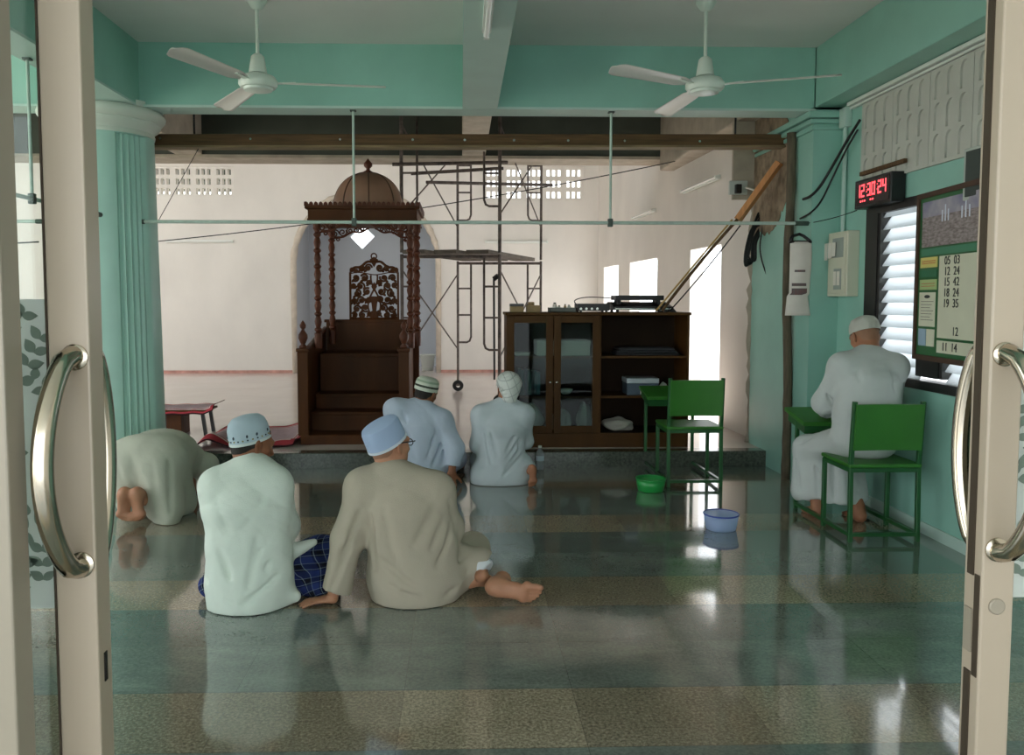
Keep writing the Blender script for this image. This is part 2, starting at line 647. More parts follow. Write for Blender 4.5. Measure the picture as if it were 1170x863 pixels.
# back wall with a mihrab arch and two vent openings
def wall_back():
    y0, th = 14.8, 0.22
    Mx = frame((0, y0 + th, 0), (1, 0, 0), (0, 0, 1))     # u = x, v = z, w = -y
    b = MB()
    ztop, z0 = 4.6, 0.0
    def strip(x0, x1, za, zb):
        b.prism([(x0, za), (x1, za), (x1, zb), (x0, zb)], Mx, th)
    strip(-9.5, -5.33, z0, ztop)
    strip(-5.33, -3.93, z0, 3.21)
    strip(-5.33, -3.93, 3.71, ztop)
    strip(-3.93, -2.92, z0, ztop)
    cx, hw, zs = -1.66, 1.26, 2.02
    arch = [(-2.92, z0), (-2.92, ztop), (-0.40, ztop), (-0.40, z0)]
    pts = [(cx + hw, z0)] + [(cx + hw * math.cos(t), zs + 1.02 * hw * math.sin(t)) for t in np.linspace(0.0, PI, 40)] + [(cx - hw, z0)]
    # split the spandrel into columns so that every face is convex
    inner = pts[1:-1]
    for (xa, za), (xb, zb) in zip(inner, inner[1:]):
        if abs(xa - xb) > 1e-4:
            b.prism([(xb, zb), (xa, za), (xa, ztop), (xb, ztop)], Mx, th)
    strip(-0.40, 0.40, z0, ztop)
    strip(0.40, 2.15, z0, 3.16)
    strip(0.40, 2.15, 3.73, ztop)
    strip(2.15, 2.5, z0, ztop)
    o = struct(b.build('wall_back', M_plaster))
    bmx = bmesh.new(); bmx.from_mesh(o.data); bmesh.ops.remove_doubles(bmx, verts=bmx.verts, dist=0.0005); bmx.to_mesh(o.data); bmx.free()
    # rough chipped plaster rim of the arch
    r = random.Random(3)
    rim = MB()
    ring = [(cx + hw, 0.13)] + [(cx + hw * math.cos(t), zs + 1.02 * hw * math.sin(t)) for t in np.linspace(0, PI, 60)] + [(cx - hw, 0.13)]
    rim.sweep([(x, y0 - 0.005, z) for x, z in ring], [0.05 + r.uniform(-0.012, 0.012) for _ in ring], 8)
    struct(rim.build('trim_15', mat('chipped plaster rim', rgb(206, 194, 178), rough=0.9, var=0.12, scale=9, bump=0.3, bscale=30), smooth=True))
    # niche behind
    n = MB()
    n.box(cx - hw - 0.2, cx - hw, y0 + th, 16.5, 0.0, 3.8)
    n.box(cx + hw, cx + hw + 0.2, y0 + th, 16.5, 0.0, 3.8)
    n.box(cx - hw - 0.2, cx + hw + 0.2, y0 + th, 16.5, 3.6, 3.8)
    # back of the niche around a diamond opening
    dx, dz, dr, yb = -1.90, 2.62, 0.235, 16.3
    Mb = frame((0, yb + 0.2, 0), (1, 0, 0), (0, 0, 1))
    D = [(dx + dr, dz), (dx, dz + dr), (dx - dr, dz), (dx, dz - dr)]
    Q = [(cx + hw, 0.0), (cx + hw, 3.6), (cx - hw, 3.6), (cx - hw, 0.0)]
    n.prism([Q[0], Q[1], D[1], D[0]], Mb, 0.2)
    n.prism([Q[1], Q[2], D[1]], Mb, 0.2)
    n.prism([Q[2], Q[3], D[3], D[2], D[1]], Mb, 0.2)
    n.prism([Q[3], Q[0], D[0], D[3]], Mb, 0.2)
    struct(n.build('wall_back', M_niche))
wall_back()


def vent_panel(name, x0, x1, z0, z1, groups, per, rows, y=14.83, th=0.12):
    """a panel of ventilation blocks: groups of narrow slots, open to the sky"""
    b = MB()
    xs = [x0]
    gw = (x1 - x0) / groups
    for g in range(groups):
        a = x0 + g * gw + gw * 0.09
        pw = gw * 0.82 / per
        for k in range(per):
            xs += [a + k * pw + pw * 0.2, a + k * pw + pw * 0.8]
    xs.append(x1)
    zs = [z0]
    rh = (z1 - z0) / rows
    for r in range(rows):
        zs += [z0 + r * rh + rh * 0.15, z0 + r * rh + rh * 0.78]
    zs.append(z1)
    for i in range(len(zs) - 1):
        if i % 2 == 0:
            b.box(x0, x1, y, y + th, zs[i], zs[i + 1])
        else:
            for j in range(0, len(xs) - 1, 2):
                b.box(xs[j], xs[j + 1], y, y + th, zs[i], zs[i + 1])
    return struct(b.build(name, M_plaster))
vent_panel('window_1', -5.33, -3.93, 3.21, 3.71, 4, 3, 3)
vent_panel('window_2', 0.40, 2.15, 3.16, 3.73, 5, 3, 3)
struct(MB().box(-6.2, 2.9, 10.6, 15.1, 4.6, 4.75).box(-9.7, -6.2, 12.6, 15.1, 4.6, 4.75).build('ceiling', M_conc))  # unseen back roof, its opening shaped to light the back wall
struct(MB().box(2.957, 4.1, 1.4, 7.2, 2.42, 2.5).build('ceiling', M_conc))  # added eave, keeps direct sun out of the louvre window
struct(MB().box(-30, 2.9, 16.9, 40.0, -0.3, -0.2).build('floor', mat('dark earth', rgb(84, 88, 72), rough=1.0, var=0.2, scale=1)))  # added dark ground, stops sky glow from below reaching the eave
struct(MB().box(-7.5, -2.95, 15.1, 16.6, 3.50, 3.7).build('ceiling', M_concshade))  # added eave in a dark tone, darkens the upper left vent rows

# right wall of the back room, slightly out of square, with a doorway and two windows
def wall_right_back():
    p0, p1 = Vector((2.70, 7.46, 0)), Vector((2.40, 15.05, 0))
    u = (p1 - p0).normalized()
    w = Vector((0, 0, 1)).cross(u)            # points to -x (into the room)
    th = 0.15
    Mx = frame(p0 - w * th, u, (0, 0, 1))
    if (Mx.to_3x3() @ Vector((0, 0, 1))).dot(w) < 0:
        Mx = frame(p0, u, (0, 0, 1))
    b = MB()
    L = (p1 - p0).length
    def strip(a, c, z0, z1):
        b.prism([(a, z0), (c, z0), (c, z1), (a, z1)], Mx, th)
    H = 4.6
    strip(0, 1.10, 0, H)
    strip(1.10, 2.12, 1.98, H)
    strip(2.12, 3.50, 0, H)
    strip(3.50, 5.00, 0, 0.8); strip(3.50, 5.00, 1.96, H)
    strip(5.00, 5.75, 0, H)
    strip(5.75, 6.85, 0, 0.8); strip(5.75, 6.85, 1.96, H)
    strip(6.85, L, 0, H)
    struct(b.build('wall_right_back', M_plaster))
wall_right_back()
struct(MB().box(-9.4, -2.95, 14.782, 14.802, 0.126, 0.175).box(-0.36, 2.38, 14.782, 14.802, 0.126, 0.175).build('baseboard_back', mat('faded red skirting', rgb(188, 140, 128), rough=0.7, var=0.25, scale=7)))
struct(MB().box(-9.7, -9.5, 7.0, 15.0, 0.0, 4.6).build('wall_left_back', M_plaster))
# broken plaster edge where the new wall meets the old pillar
r = random.Random(5)
b = MB()
zz = np.linspace(0.13, 3.1, 40)
b.sweep([(2.606 + r.uniform(-0.010, 0.010), 7.485, z) for z in zz], [0.035 + r.uniform(-0.012, 0.014) for _ in zz], 7)
struct(b.build('trim_16', M_conc, smooth=True))
# raw patch on the pillar where the old plaster was hacked off
r = random.Random(12)
outline = [(6.62, 2.62), (6.60, 2.40), (6.68, 2.22), (6.80, 2.10), (6.95, 2.00), (7.15, 1.96), (7.30, 2.02), (7.46, 1.90), (7.46, 2.98), (7.20, 3.00), (6.90, 2.96), (6.70, 2.85)]
pts = []
for (a, c), (e, f) in zip(outline, outline[1:] + outline[:1]):
    for k in range(6):
        q = k / 6
        pts.append((a + (e - a) * q + (r.uniform(-0.02, 0.02) if k else 0), c + (f - c) * q + (r.uniform(-0.02, 0.02) if k else 0)))
struct(MB().prism(pts, frame((2.587, 0, 0), (0, 1, 0), (0, 0, 1)), 0.012).build('trim_19', mat('hacked brown plaster', rgb(168, 148, 124), rough=0.95, col2=rgb(104, 90, 72), scale=9, bump=0.6, bscale=30, detail=8)))

# unseen and shaped for the light: open left side behind posts, yard, porch
struct(MB().box(-30.0, -4.6, -12.0, 7.0, -0.25, -0.12).build('floor', mat('pale concrete yard', rgb(196, 190, 178), rough=0.9, var=0.08, scale=1.5)))  # added pale ground, bounces daylight into the hall
for y in (1.5, 4.1, 6.9):
    struct(MB().box(-4.75, -4.45, y, y + 0.3, -0.1, 3.3).build('wall_left', M_teal))
struct(MB().box(-5.2, 2.96, -3.2, 1.38, 2.75, 2.9).build('ceiling', M_ceil))  # unseen porch roof, placed to dim the door fronts
struct(MB().box(2.9, 3.05, -3.2, 1.38, -0.1, 2.9).build('wall_front', M_plaster))

# louvre window in the right wall
def louvre():
    w = struct(MB().box(2.79, 2.90, 3.3, 5.76, 0.87, 0.925).box(2.79, 2.90, 3.3, 5.76, 1.995, 2.055)
               .box(2.79, 2.90, 5.60, 5.76, 0.95, 1.995).box(2.79, 2.90, 4.83, 5.06, 0.95, 1.995)
               .box(2.79, 2.90, 4.05, 4.17, 0.95, 1.995).box(2.79, 2.90, 3.3, 3.42, 0.95, 1.995).build('window_3', M_dkwood))
    m = mat('frosted louvre glass', rgb(232, 236, 236), rough=0.35, trans=0.0)
    nt = m.node_tree
    p = nt.nodes['Principled BSDF']
    tl = nt.nodes.new('ShaderNodeBsdfTranslucent')
    tl.inputs[0].default_value = (0.85, 0.88, 0.9, 1)
    mx = nt.nodes.new('ShaderNodeMixShader')
    mx.inputs[0].default_value = 0.6
    nt.links.new(p.outputs[0], mx.inputs[1])
    nt.links.new(tl.outputs[0], mx.inputs[2])
    nt.links.new(mx.outputs[0], nt.nodes['Material Output'].inputs[0])
    clip = mat('aluminium louvre clip', rgb(70, 70, 68), rough=0.4, metal=0.6)
    for (a, c) in ((5.06, 5.60), (4.17, 4.83), (3.42, 4.05)):
        ch = MB()
        for yy in (a, c - 0.03):
            ch.box(2.80, 2.885, yy, yy + 0.03, 0.95, 1.995)
        ch.build('louvre_channel', clip, w)
        for k in range(14):
            z = 0.918 + k * 0.0805
            M = Matrix.Translation((2.845, 0, z + 0.042)) @ Matrix.Rotation(rad(32), 4, 'Y')
            MB().box(-0.003, 0.003, a + 0.028, c - 0.028, -0.052, 0.052, 0, M).build('louvre_blade', m, w)
louvre()

# grey ventilation blocks with arched recesses above the window
def vent_blocks():
    yb = 5.86
    n = 0
    while yb > 3.4:
        root = MB()
        root.box(2.80, 2.862, yb - 0.425, yb - 0.003, 2.21, 2.768)
        o = root.build('wall_right', M_vent)
        struct(o)
        # recesses cut with a boolean-free build: a raised lattice in front of the slab
        face = MB()
        cols = [yb - 0.085, yb - 0.212, yb - 0.34]
        hw = 0.040
        rows = [2.232, 2.412, 2.592]
        ys = [yb - 0.003]
        for cc in cols:
            ys += [cc + hw, cc - hw]
        ys.append(yb - 0.425)
        x0, x1 = 2.787, 2.80
        for j in range(0, len(ys), 2):
            face.box(x0, x1, ys[j + 1], ys[j], 2.21, 2.768)
        for cc in cols:
            prevz = 2.21
            for rz in rows:
                face.box(x0, x1, cc - hw, cc + hw, prevz, rz)
                # arched head: spandrels
                top = rz + 0.155
                sp = rz + 0.105
                for t0, t1 in zip(np.linspace(0, PI, 9), np.linspace(0, PI, 9)[1:]):
                    ya, yb2 = cc + hw * math.cos(t0), cc + hw * math.cos(t1)
                    za, zb2 = sp + 0.05 * math.sin(t0), sp + 0.05 * math.sin(t1)
                    Mx = frame((x0, 0, 0), (0, 1, 0), (0, 0, 1))
                    face.prism([(yb2, zb2), (ya, za), (ya, top), (yb2, top)], Mx, x1 - x0)
                prevz = top
            face.box(x0, x1, cc - hw, cc + hw, prevz, 2.768)
        face.build('arched_lattice', M_vent, o)
        yb -= 0.428
vent_blocks()

# ------------------------------------------------------------------ glazed front with two sliding door leaves
def front():
    # wall above and beside the glazing
    struct(MB().box(-4.6, -2.7, 1.38, 1.6, 0.0, 3.4).box(2.62, 2.96, 1.38, 1.75, 0.0, 3.4)
           .box(-2.7, 2.62, 1.38, 1.75, 2.42, 3.4).build('wall_front', M_teal))
    # fixed frame on the left, nearer than the sliding leaf
    f = struct(MB().box(-0.84, -0.752, 1.40, 1.46, 0.0, 2.42, 0.004).box(-2.7, -2.6, 1.40, 1.46, 0.0, 2.42, 0.004)
               .box(-2.6, -0.84, 1.40, 1.46, 0.0, 0.10, 0.004).box(-2.6, -0.84, 1.40, 1.46, 2.32, 2.42, 0.004)
               .build('window_4', M_alu2))
    MB().box(-2.6, -0.84, 1.427, 1.433, 0.10, 2.32).build('pane', M_glass, f)
    leaf('door_1', -1.95, -0.674, 1.54, True)
    leaf('door_2', 1.041, 2.45, 1.62, False)


def handle(door, x, y, zt, zb, side, bowx, name='pull_handle'):
    """D shaped tube handle standing off the stile; side -1 towards the street, +1 into the hall"""
    n = 22
    pts = []
    off = 0.118 * -side * -1
    for i in range(n + 1):
        t = i / n
        z = zt + 0.012 - (zt - zb + 0.024) * t
        k = min(1.0, math.sin(PI * t) * 1.55) if 0 < t < 1 else 0.0
        k = math.sin(PI * t) ** 0.55 if 0 < t < 1 else 0.0
        pts.append((x + bowx * k, y + side * (0.112 if side < 0 else 0.062) * k, z))
    pts = [(x, y - side * 0.004, zt)] + [(x, y + side * 0.012, zt + 0.004)] + pts[1:-1] + [(x, y + side * 0.012, zb - 0.004)] + [(x, y - side * 0.004, zb)]
    h = MB().sweep(pts, 0.0185, 16).build(name, M_chrome, door, smooth=True)
    for z in (zt, zb):
        MB().lathe([(0.0, 0.0), (0.024, 0.0), (0.024, 0.004), (0.019, 0.007), (0.0, 0.007)], (x, y, z), 24,
                   Matrix.Rotation(-side * PI / 2, 3, 'X'), False, False).build('handle_rosette', M_chrome, h, smooth=False, auto=True)


def leaf(name, x0, x1, y, left):
    w = 0.074 if left else 0.066
    b = MB()
    b.box(x0, x0 + w, y, y + 0.06, 0.01, 2.40, 0.004)
    b.box(x1 - w, x1, y, y + 0.06, 0.01, 2.40, 0.004)
    b.box(x0 + w, x1 - w, y, y + 0.06, 0.01, 0.12, 0.004)
    b.box(x0 + w, x1 - w, y, y + 0.06, 2.30, 2.40, 0.004)
    d = struct(b.build(name, M_alu))
    MB().box(x0 + w, x1 - w, y + 0.027, y + 0.033, 0.12, 2.30).build('pane', M_glass, d)
    MB().box(x0 + w, x1 - w, y + 0.022, y + 0.0245, 0.815 if not left else 0.842, 1.42).build('frosted_film', M_film, d)
    # printed sprigs
    r = random.Random(11 if left else 4)
    m = MB()
    Mx = frame((0, y + 0.0215, 0), (1, 0, 0), (0, 0, 1))
    def lf(cx, cz, ang, ln, wd):
        pts = []
        for t in np.linspace(0, 1, 7):
            pts.append((t * ln, wd * math.sin(PI * t ** 0.8)))
        for t in np.linspace(1, 0, 7)[1:-1]:
            pts.append((t * ln, -wd * math.sin(PI * t ** 0.8)))
        ca, sa = math.cos(ang), math.sin(ang)
        m.prism([(cx + ca * u - sa * v, cz + sa * u + ca * v) for u, v in pts], Mx, 0.0012)
    nx = int((x1 - x0 - 2 * w) / 0.06)
    for i in range(nx):
        for j in range(7):
            cx = x0 + w + 0.03 + i * (x1 - x0 - 2 * w - 0.055) / max(1, nx - 1) + r.uniform(-0.015, 0.015)
            cz = 0.880 + j * 0.083 + r.uniform(-0.02, 0.02) + (0.04 if i % 2 else 0)
            a0 = r.uniform(0.2, 2.6)
            for k in range(3):
                px, pz = cx + math.cos(a0) * 0.027 * (k - 1), cz + math.sin(a0) * 0.027 * (k - 1)
                for s in (-1, 1):
                    if 0.85 < pz < 1.39 and x0 + w + 0.014 < px < x1 - w - 0.014:
                        lf(px, pz, a0 + s * 0.95, r.uniform(0.024, 0.032), r.uniform(0.008, 0.0105))
    m.build('leaf_print', M_leaf, d)
    if left:
        handle(d, x1 - 0.026, y, 1.315, 0.932, -1, -0.010)
        handle(d, x1 - 0.026, y + 0.06, 1.315, 0.932, 1, 0.0)
        MB().box(x1 - 0.001, x1 + 0.002, y + 0.022, y + 0.034, 0.70, 0.755).build('lock_slot', M_black, d)
        MB().box(x0 + w, x0 + w + 0.004, y - 0.001, y + 0.01, 0.12, 2.3).box(x1 - w - 0.004, x1 - w, y + 0.001, y + 0.012, 0.12, 2.3).build('gasket', M_rubber, d)
    else:
        handle(d, x0 + 0.027, y, 1.312, 0.921, -1, 0.012)
        handle(d, x0 + 0.027, y + 0.06, 1.312, 0.921, 1, -0.006)
        MB().box(x0 - 0.003, x0 + 0.002, y + 0.026, y + 0.046, 0.01, 0.66).box(x0 - 0.003, x0 + 0.002, y + 0.026, y + 0.046, 0.86, 2.4).build('gasket', M_rubber, d)
        MB().box(x0 - 0.002, x0 + 0.002, y + 0.006, y + 0.022, 0.655, 0.865).build('lock_slot', M_rubber, d)
        MB().box(x0 - 0.004, x0 + 0.002, y + 0.026, y + 0.05, 0.70, 0.79).build('latch_plate', M_alu2, d)
        MB().lathe([(0.0, 0.0), (0.0165, 0.0), (0.0165, 0.003), (0.014, 0.005), (0.0, 0.005)], (x0 + 0.031, y, 0.805), 28,
                   Matrix.Rotation(PI / 2, 3, 'X'), False, False).build('keyhole_cap', M_alu2, d, auto=True)
front()

# ------------------------------------------------------------------ things on the right wall
def led_clock():
    t = thing('led_clock', 'black digital wall clock with red glowing digits above the louvre window', 'clock', (2.76, 5.51, 2.034))
    MB().box(2.705, 2.80, 5.27, 5.76, 2.034, 2.226, 0.006).build('case', M_black, t)
    MB().box(2.7025, 2.706, 5.29, 5.74, 2.052, 2.212, 0.001).build('face_panel', mat('dark red smoked acrylic', rgb(30, 12, 14), rough=0.15), t)
    M_led = mat('red led', rgb(255, 40, 50), emit=(1.0, 0.10, 0.12, 1), estr=1.6)
    Mf = frame((2.702, 5.515, 2.135), (0, -1, 0), (0, 0, 1))     # u to the right as seen from the hall
    segs = {'0': 'abcdef', '1': 'bc', '2': 'abged', '3': 'abgcd', '4': 'fgbc', '5': 'afgcd'}
    def digit(b, ch, u, v, w, h):
        t_ = 0.011
        R = {'a': (u, u + w, v + h - t_, v + h), 'd': (u, u + w, v, v + t_), 'g': (u, u + w, v + h / 2 - t_ / 2, v + h / 2 + t_ / 2),
             'b': (u + w - t_, u + w, v + h / 2, v + h), 'c': (u + w - t_, u + w, v, v + h / 2),
             'f': (u, u + t_, v + h / 2, v + h), 'e': (u, u + t_, v, v + h / 2)}
        for s_ in segs[ch]:
            a, c, d, e = R[s_]
            b.prism([(a, d), (c, d), (c, e), (a, e)], Mf, 0.0015)
    u = -0.205
    for pair in ('12', '30', '24'):
        b = MB()
        for ch in pair:
            digit(b, ch, u, -0.03, 0.046, 0.085)
            u += 0.060
        u += 0.024
        b.build('digit_pair', M_led, t)
    b = MB()
    for uu in (-0.072, 0.072):
        for v in (-0.004, 0.028):
            b.prism([(uu, v), (uu + 0.008, v), (uu + 0.008, v + 0.008), (uu, v + 0.008)], Mf, 0.0015)
    b.build('colon', M_led, t)
    b = MB()
    for k, uu in enumerate((-0.16, -0.13, -0.10, -0.02, 0.01)):
        b.prism([(uu, -0.062), (uu + 0.018, -0.062), (uu + 0.018, -0.05), (uu, -0.05)], Mf, 0.0012)
    b.build('small_digits', M_led, t)
led_clock()
tag(MB().box(2.765, 2.79, 5.24, 5.83, 2.272, 2.30, 0.004).build('wooden_batten', M_timber),
    'dark wooden batten fixed to the vent blocks just above the digital clock', 'batten')


def notice_board():
    Yf, Yn = 5.03, 4.25
    t = thing('prayer_time_board', 'green prayer time notice board in a wooden frame hung before the louvre window', 'notice board', (2.74, 4.62, 1.06))
    th = rad(5.0)
    # u runs from the far edge towards the camera, along the wall
    Mf = frame((2.755, Yf, 1.06), (-math.sin(th), -math.cos(th), 0), (0, 0, 1))
    W, H = 0.80, 0.985
    def pl(b, u0, u1, v0, v1, d0, d1):
        Mz = Mf @ Matrix.Translation((0, 0, d0))
        b.prism([(u0, v0), (u1, v0), (u1, v1), (u0, v1)], Mz, d1 - d0)
        return b
    # w of Mf points to the wall or the room: make it point to the room
    if (Mf.to_3x3() @ Vector((0, 0, 1))).x > 0:
        Mf = Mf @ Matrix.Scale(-1, 4, (0, 0, 1))
    fr = MB()
    for a in ((0, W, 0, 0.03), (0, W, H - 0.03, H), (0, 0.03, 0.03, H - 0.03), (W - 0.03, W, 0.03, H - 0.03)):
        pl(fr, *a, -0.02, 0.012)
    fr.build('frame', mat('dark brown frame wood', rgb(70, 44, 26), rough=0.5, var=0.2, scale=12), t)
    pl(MB(), 0.03, W - 0.03, 0.03, H - 0.03, -0.012, 0.0).build('backing', mat('green board', rgb(26, 96, 48), rough=0.4, var=0.12, scale=4), t)
    # photograph strip at the top
    b = MB(); pl(b, 0.06, W - 0.06, 0.665, 0.93, 0.0, 0.002)
    pm = mat('printed crowd photograph', rgb(96, 84, 80), rough=0.35, col2=rgb(170, 158, 158), scale=26, stretch=(1, 1, 3.5), detail=7)
    ph = b.build('photograph_strip', pm, t)
    b = MB(); pl(b, 0.06, W - 0.06, 0.84, 0.93, 0.002, 0.003)
    b.build('photograph_sky', mat('printed evening sky', rgb(190, 184, 186), rough=0.35, col2=rgb(72, 78, 132), scale=5), ph)
    b = MB()
    for k, (u, h) in enumerate(((0.30, .05), (0.335, .09), (0.37, .05), (0.52, .05), (0.56, .10), (0.60, .05))):
        pl(b, u, u + 0.012, 0.80, 0.83 + h * 0.7, 0.002, 0.0035)
    b.build('photograph_towers', mat('printed pale towers', rgb(214, 222, 236), rough=0.35), ph)
    M_cream = mat('cream card', rgb(212, 214, 190), rough=0.6, var=0.03)
    M_yel = mat('yellow card', rgb(214, 206, 120), rough=0.6)
    M_lime = mat('pale green card', rgb(170, 192, 130), rough=0.6)
    M_blue = mat('pale blue card', rgb(150, 176, 196), rough=0.6)
    M_ink = mat('dark print', rgb(40, 44, 40), rough=0.6)
    M_red = mat('red print', rgb(190, 70, 40), rough=0.6)
    def card(name, m, *a):
        return pl(MB(), *a, 0.0, 0.003).build(name, m, t)
    card('header_card', mat('teal card', rgb(70, 130, 100), rough=0.6), 0.06, W - 0.06, 0.615, 0.655)
    card('yellow_card', M_yel, 0.055, 0.265, 0.545, 0.605)
    card('green_card', mat('dark green card', rgb(44, 108, 76), rough=0.6), 0.055, 0.265, 0.49, 0.53)
    card('lime_card', M_lime, 0.055, 0.265, 0.415, 0.475)
    card('notice_sheet', M_cream, 0.055, 0.255, 0.20, 0.40)
    card('blue_card', M_blue, 0.055, 0.150, 0.085, 0.185)
    card('grey_card', M_cream, 0.158, 0.255, 0.085, 0.185)
    card('time_table', M_cream, 0.29, W - 0.06, 0.14, 0.605)
    card('date_card', M_cream, 0.29, W - 0.06, 0.055, 0.125)
    T = lambda u, v: frame(Mf @ Vector((u, v, 0.0035)), Mf.to_3x3() @ Vector((1, 0, 0)), (0, 0, 1))
    rows = [('05  03', .575), ('12  24', .515), ('15  42', .455), ('18  24', .395), ('19  35', .335), ('12', .18)]
    for s, v in rows + [('11  14', 0.09)]:
        text_part('printed_time', [(s, 0.068, T(0.44 if len(s) > 2 else 0.50, v))], M_ink, t)
    b = MB()
    for v in (0.567, 0.575, 0.583):
        pl(b, 0.075, 0.245, v, v + 0.003, 0.003, 0.004)
    for v in (0.435, 0.450):
        pl(b, 0.075, 0.245, v, v + 0.003, 0.003, 0.004)
    b.build('red_lines', M_red, t)
    b = MB()
    pts = [(0.155 + 0.035 * math.cos(a), 0.375 + 0.010 * math.sin(a)) for a in np.linspace(0, 2 * PI, 20)[:-1]]
    b.prism(pts, Mf @ Matrix.Translation((0, 0, 0.003)), 0.001)
    for k in range(7):
        pl(b, 0.08, 0.235 - 0.02 * (k % 3), 0.345 - 0.018 * k, 0.3475 - 0.018 * k, 0.003, 0.004)
    b.build('small_print', M_ink, t)
notice_board()


def electric_box():
    t = thing('electrical_cabinet', 'cream electrical cabinet with papers stuck on it beside the pillar', 'electrical box', (2.765, 6.05, 1.44))
    M_c = mat('cream enamel', rgb(206, 206, 184), rough=0.4)
    MB().box(2.722, 2.808, 5.88, 6.195, 1.44, 1.905, 0.006).build('case', M_c, t)
    MB().box(2.714, 2.723, 5.90, 6.175, 1.46, 1.885, 0.004).build('door', M_c, t)
    g = mat('grey meter window', rgb(150, 158, 150), rough=0.3)
    MB().box(2.711, 2.715, 5.93, 6.10, 1.72, 1.86, 0.001).build('upper_window', g, t)
    MB().box(2.711, 2.715, 5.95, 6.07, 1.49, 1.64, 0.001).build('lower_window', g, t)
    p = MB()
    for k in range(3):
        p.box(2.700 - 0.002 * k, 2.702 - 0.002 * k, 6.03 + 0.06 * k, 6.085 + 0.06 * k, 1.73 - 0.012 * k, 1.83)
    p.build('paper_slip', M_paper, t)
    p = MB()
    for k in range(2):
        p.box(2.708, 2.710, 5.97 + 0.055 * k, 6.015 + 0.055 * k, 1.52, 1.62)
    p.build('paper_slip', M_paper, t)
electric_box()
# conduit from the beam down to the cabinet
b = MB()
b.cyl((2.785, 6.10, 1.89), (2.785, 6.10, 2.70), 0.014)
b.box(2.755, 2.81, 6.05, 6.15, 2.66, 2.80, 0.008)
tag(b.build('conduit', M_tealpale, auto=True), 'pale green wall conduit running down to the electrical cabinet', 'conduit')

t = thing('wall_speaker', 'grey framed box hung on the right wall next to the door edge', 'speaker', (2.76, 4.38, 1.94))
MB().box(2.70, 2.806, 4.26, 4.50, 1.945, 2.225, 0.008).build('case', mat('pale grey casing', rgb(176, 184, 176), rough=0.5), t)
MB().box(2.694, 2.701, 4.28, 4.47, 1.965, 2.205, 0.002).build('grille', mat('dark grey grille', rgb(62, 70, 66), rough=0.7), t)


def catenary(a, c, sag, n=14):
    a, c = Vector(a), Vector(c)
    return [a.lerp(c, i / n) - Vector((0, 0, sag * 4 * (i / n) * (1 - i / n))) for i in range(n + 1)]
def smooth_path(pts, n=8):
    """Catmull-Rom through the points"""
    P = [Vector(p) for p in pts]
    P = [P[0]] + P + [P[-1]]
    out = []
    for i in range(1, len(P) - 2):
        for k in range(n):
            t = k / n
            a, b_, c, d = P[i - 1], P[i], P[i + 1], P[i + 2]
            out.append(0.5 * ((2 * b_) + (c - a) * t + (2 * a - 5 * b_ + 4 * c - d) * t * t + (3 * b_ - a - 3 * c + d) * t ** 3))
    out.append(P[-2])
    return out
tag(MB().sweep(smooth_path([(2.765, 5.84, 2.66), (2.74, 5.98, 2.54), (2.70, 6.12, 2.38), (2.64, 6.17, 2.25), (2.575, 6.18, 2.18), (2.568, 6.30, 2.17)]), 0.010, 8)
    .build('power_cable', M_cable, smooth=True), 'thick black cable looping from the vent blocks to the pillar, the upper of two', 'cable', None)
tag(MB().sweep(smooth_path([(2.765, 5.87, 2.60), (2.74, 6.0, 2.47), (2.71, 6.13, 2.30), (2.65, 6.175, 2.14), (2.58, 6.18, 2.06), (2.572, 6.36, 2.03)]), 0.007, 8)
    .build('power_cable', M_cable, smooth=True), 'thin black cable looping from the vent blocks to the pillar, the lower of two', 'cable')
tag(MB().sweep(catenary((2.58, 6.25, 1.985), (2.79, 5.9, 2.045), 0.01), 0.003, 6).build('tie_wire', M_cable, smooth=True),
    'thin wire from the curtain rail end to the right wall', 'wire')

# wooden pole by the pillar and the old timber across the bay
r = random.Random(8)
zz = np.linspace(0.0, 2.70, 28)
tag(MB().sweep([(2.56 - 0.02 * (z / 2.7) + 0.010 * math.sin(z * 3.1), 6.50 + 0.006 * math.sin(z * 5), z) for z in zz],
               [0.034 + r.uniform(-0.003, 0.003) for _ in zz], 12).build('wooden_pole', mat('weathered grey brown pole', rgb(96, 86, 70), rough=0.9, var=0.3, scale=10, stretch=(4, 4, 0.7), bump=0.2), smooth=True),
    'weathered round wooden pole standing upright against the green pillar', 'pole')
t = thing('timber_beam', 'long brown timber beam spanning the bay below the concrete ceiling', 'beam', (0.1, 6.78, 2.63))
M = Matrix.Translation((0.10, 6.78, 2.678)) @ Matrix.Rotation(rad(0.3), 4, 'Y').inverted()
MB().box(-2.62, 2.50, -0.045, 0.045, -0.045, 0.045, 0.004, M).build('plank', M_timber, t)
nb = MB()
for k, x in enumerate((-2.35, -1.65, -0.95, -0.38, 0.03, 0.42, 0.85, 1.3, 1.9)):
    nb.cyl((x, 6.728, 2.675), (x, 6.737, 2.675), 0.010, seg=8)
nb.build('bolt_head', M_steel, t)
MB().box(-2.62, 2.50, -0.07, 0.06, -0.062, -0.046, 0.002, M).build('lower_board', mat('worn pale board', rgb(130, 112, 82), rough=0.8, var=0.25, scale=6, stretch=(0.6, 6, 6)), t)
# hanging wires tying the timber to the ceiling keep it up
tie = MB()
for x in (-2.1, 2.2):
    tie.cyl((x, 6.78, 2.70), (x, 6.78, 3.73), 0.008, seg=8)
tie.build('hanger_rod', M_cable, t)

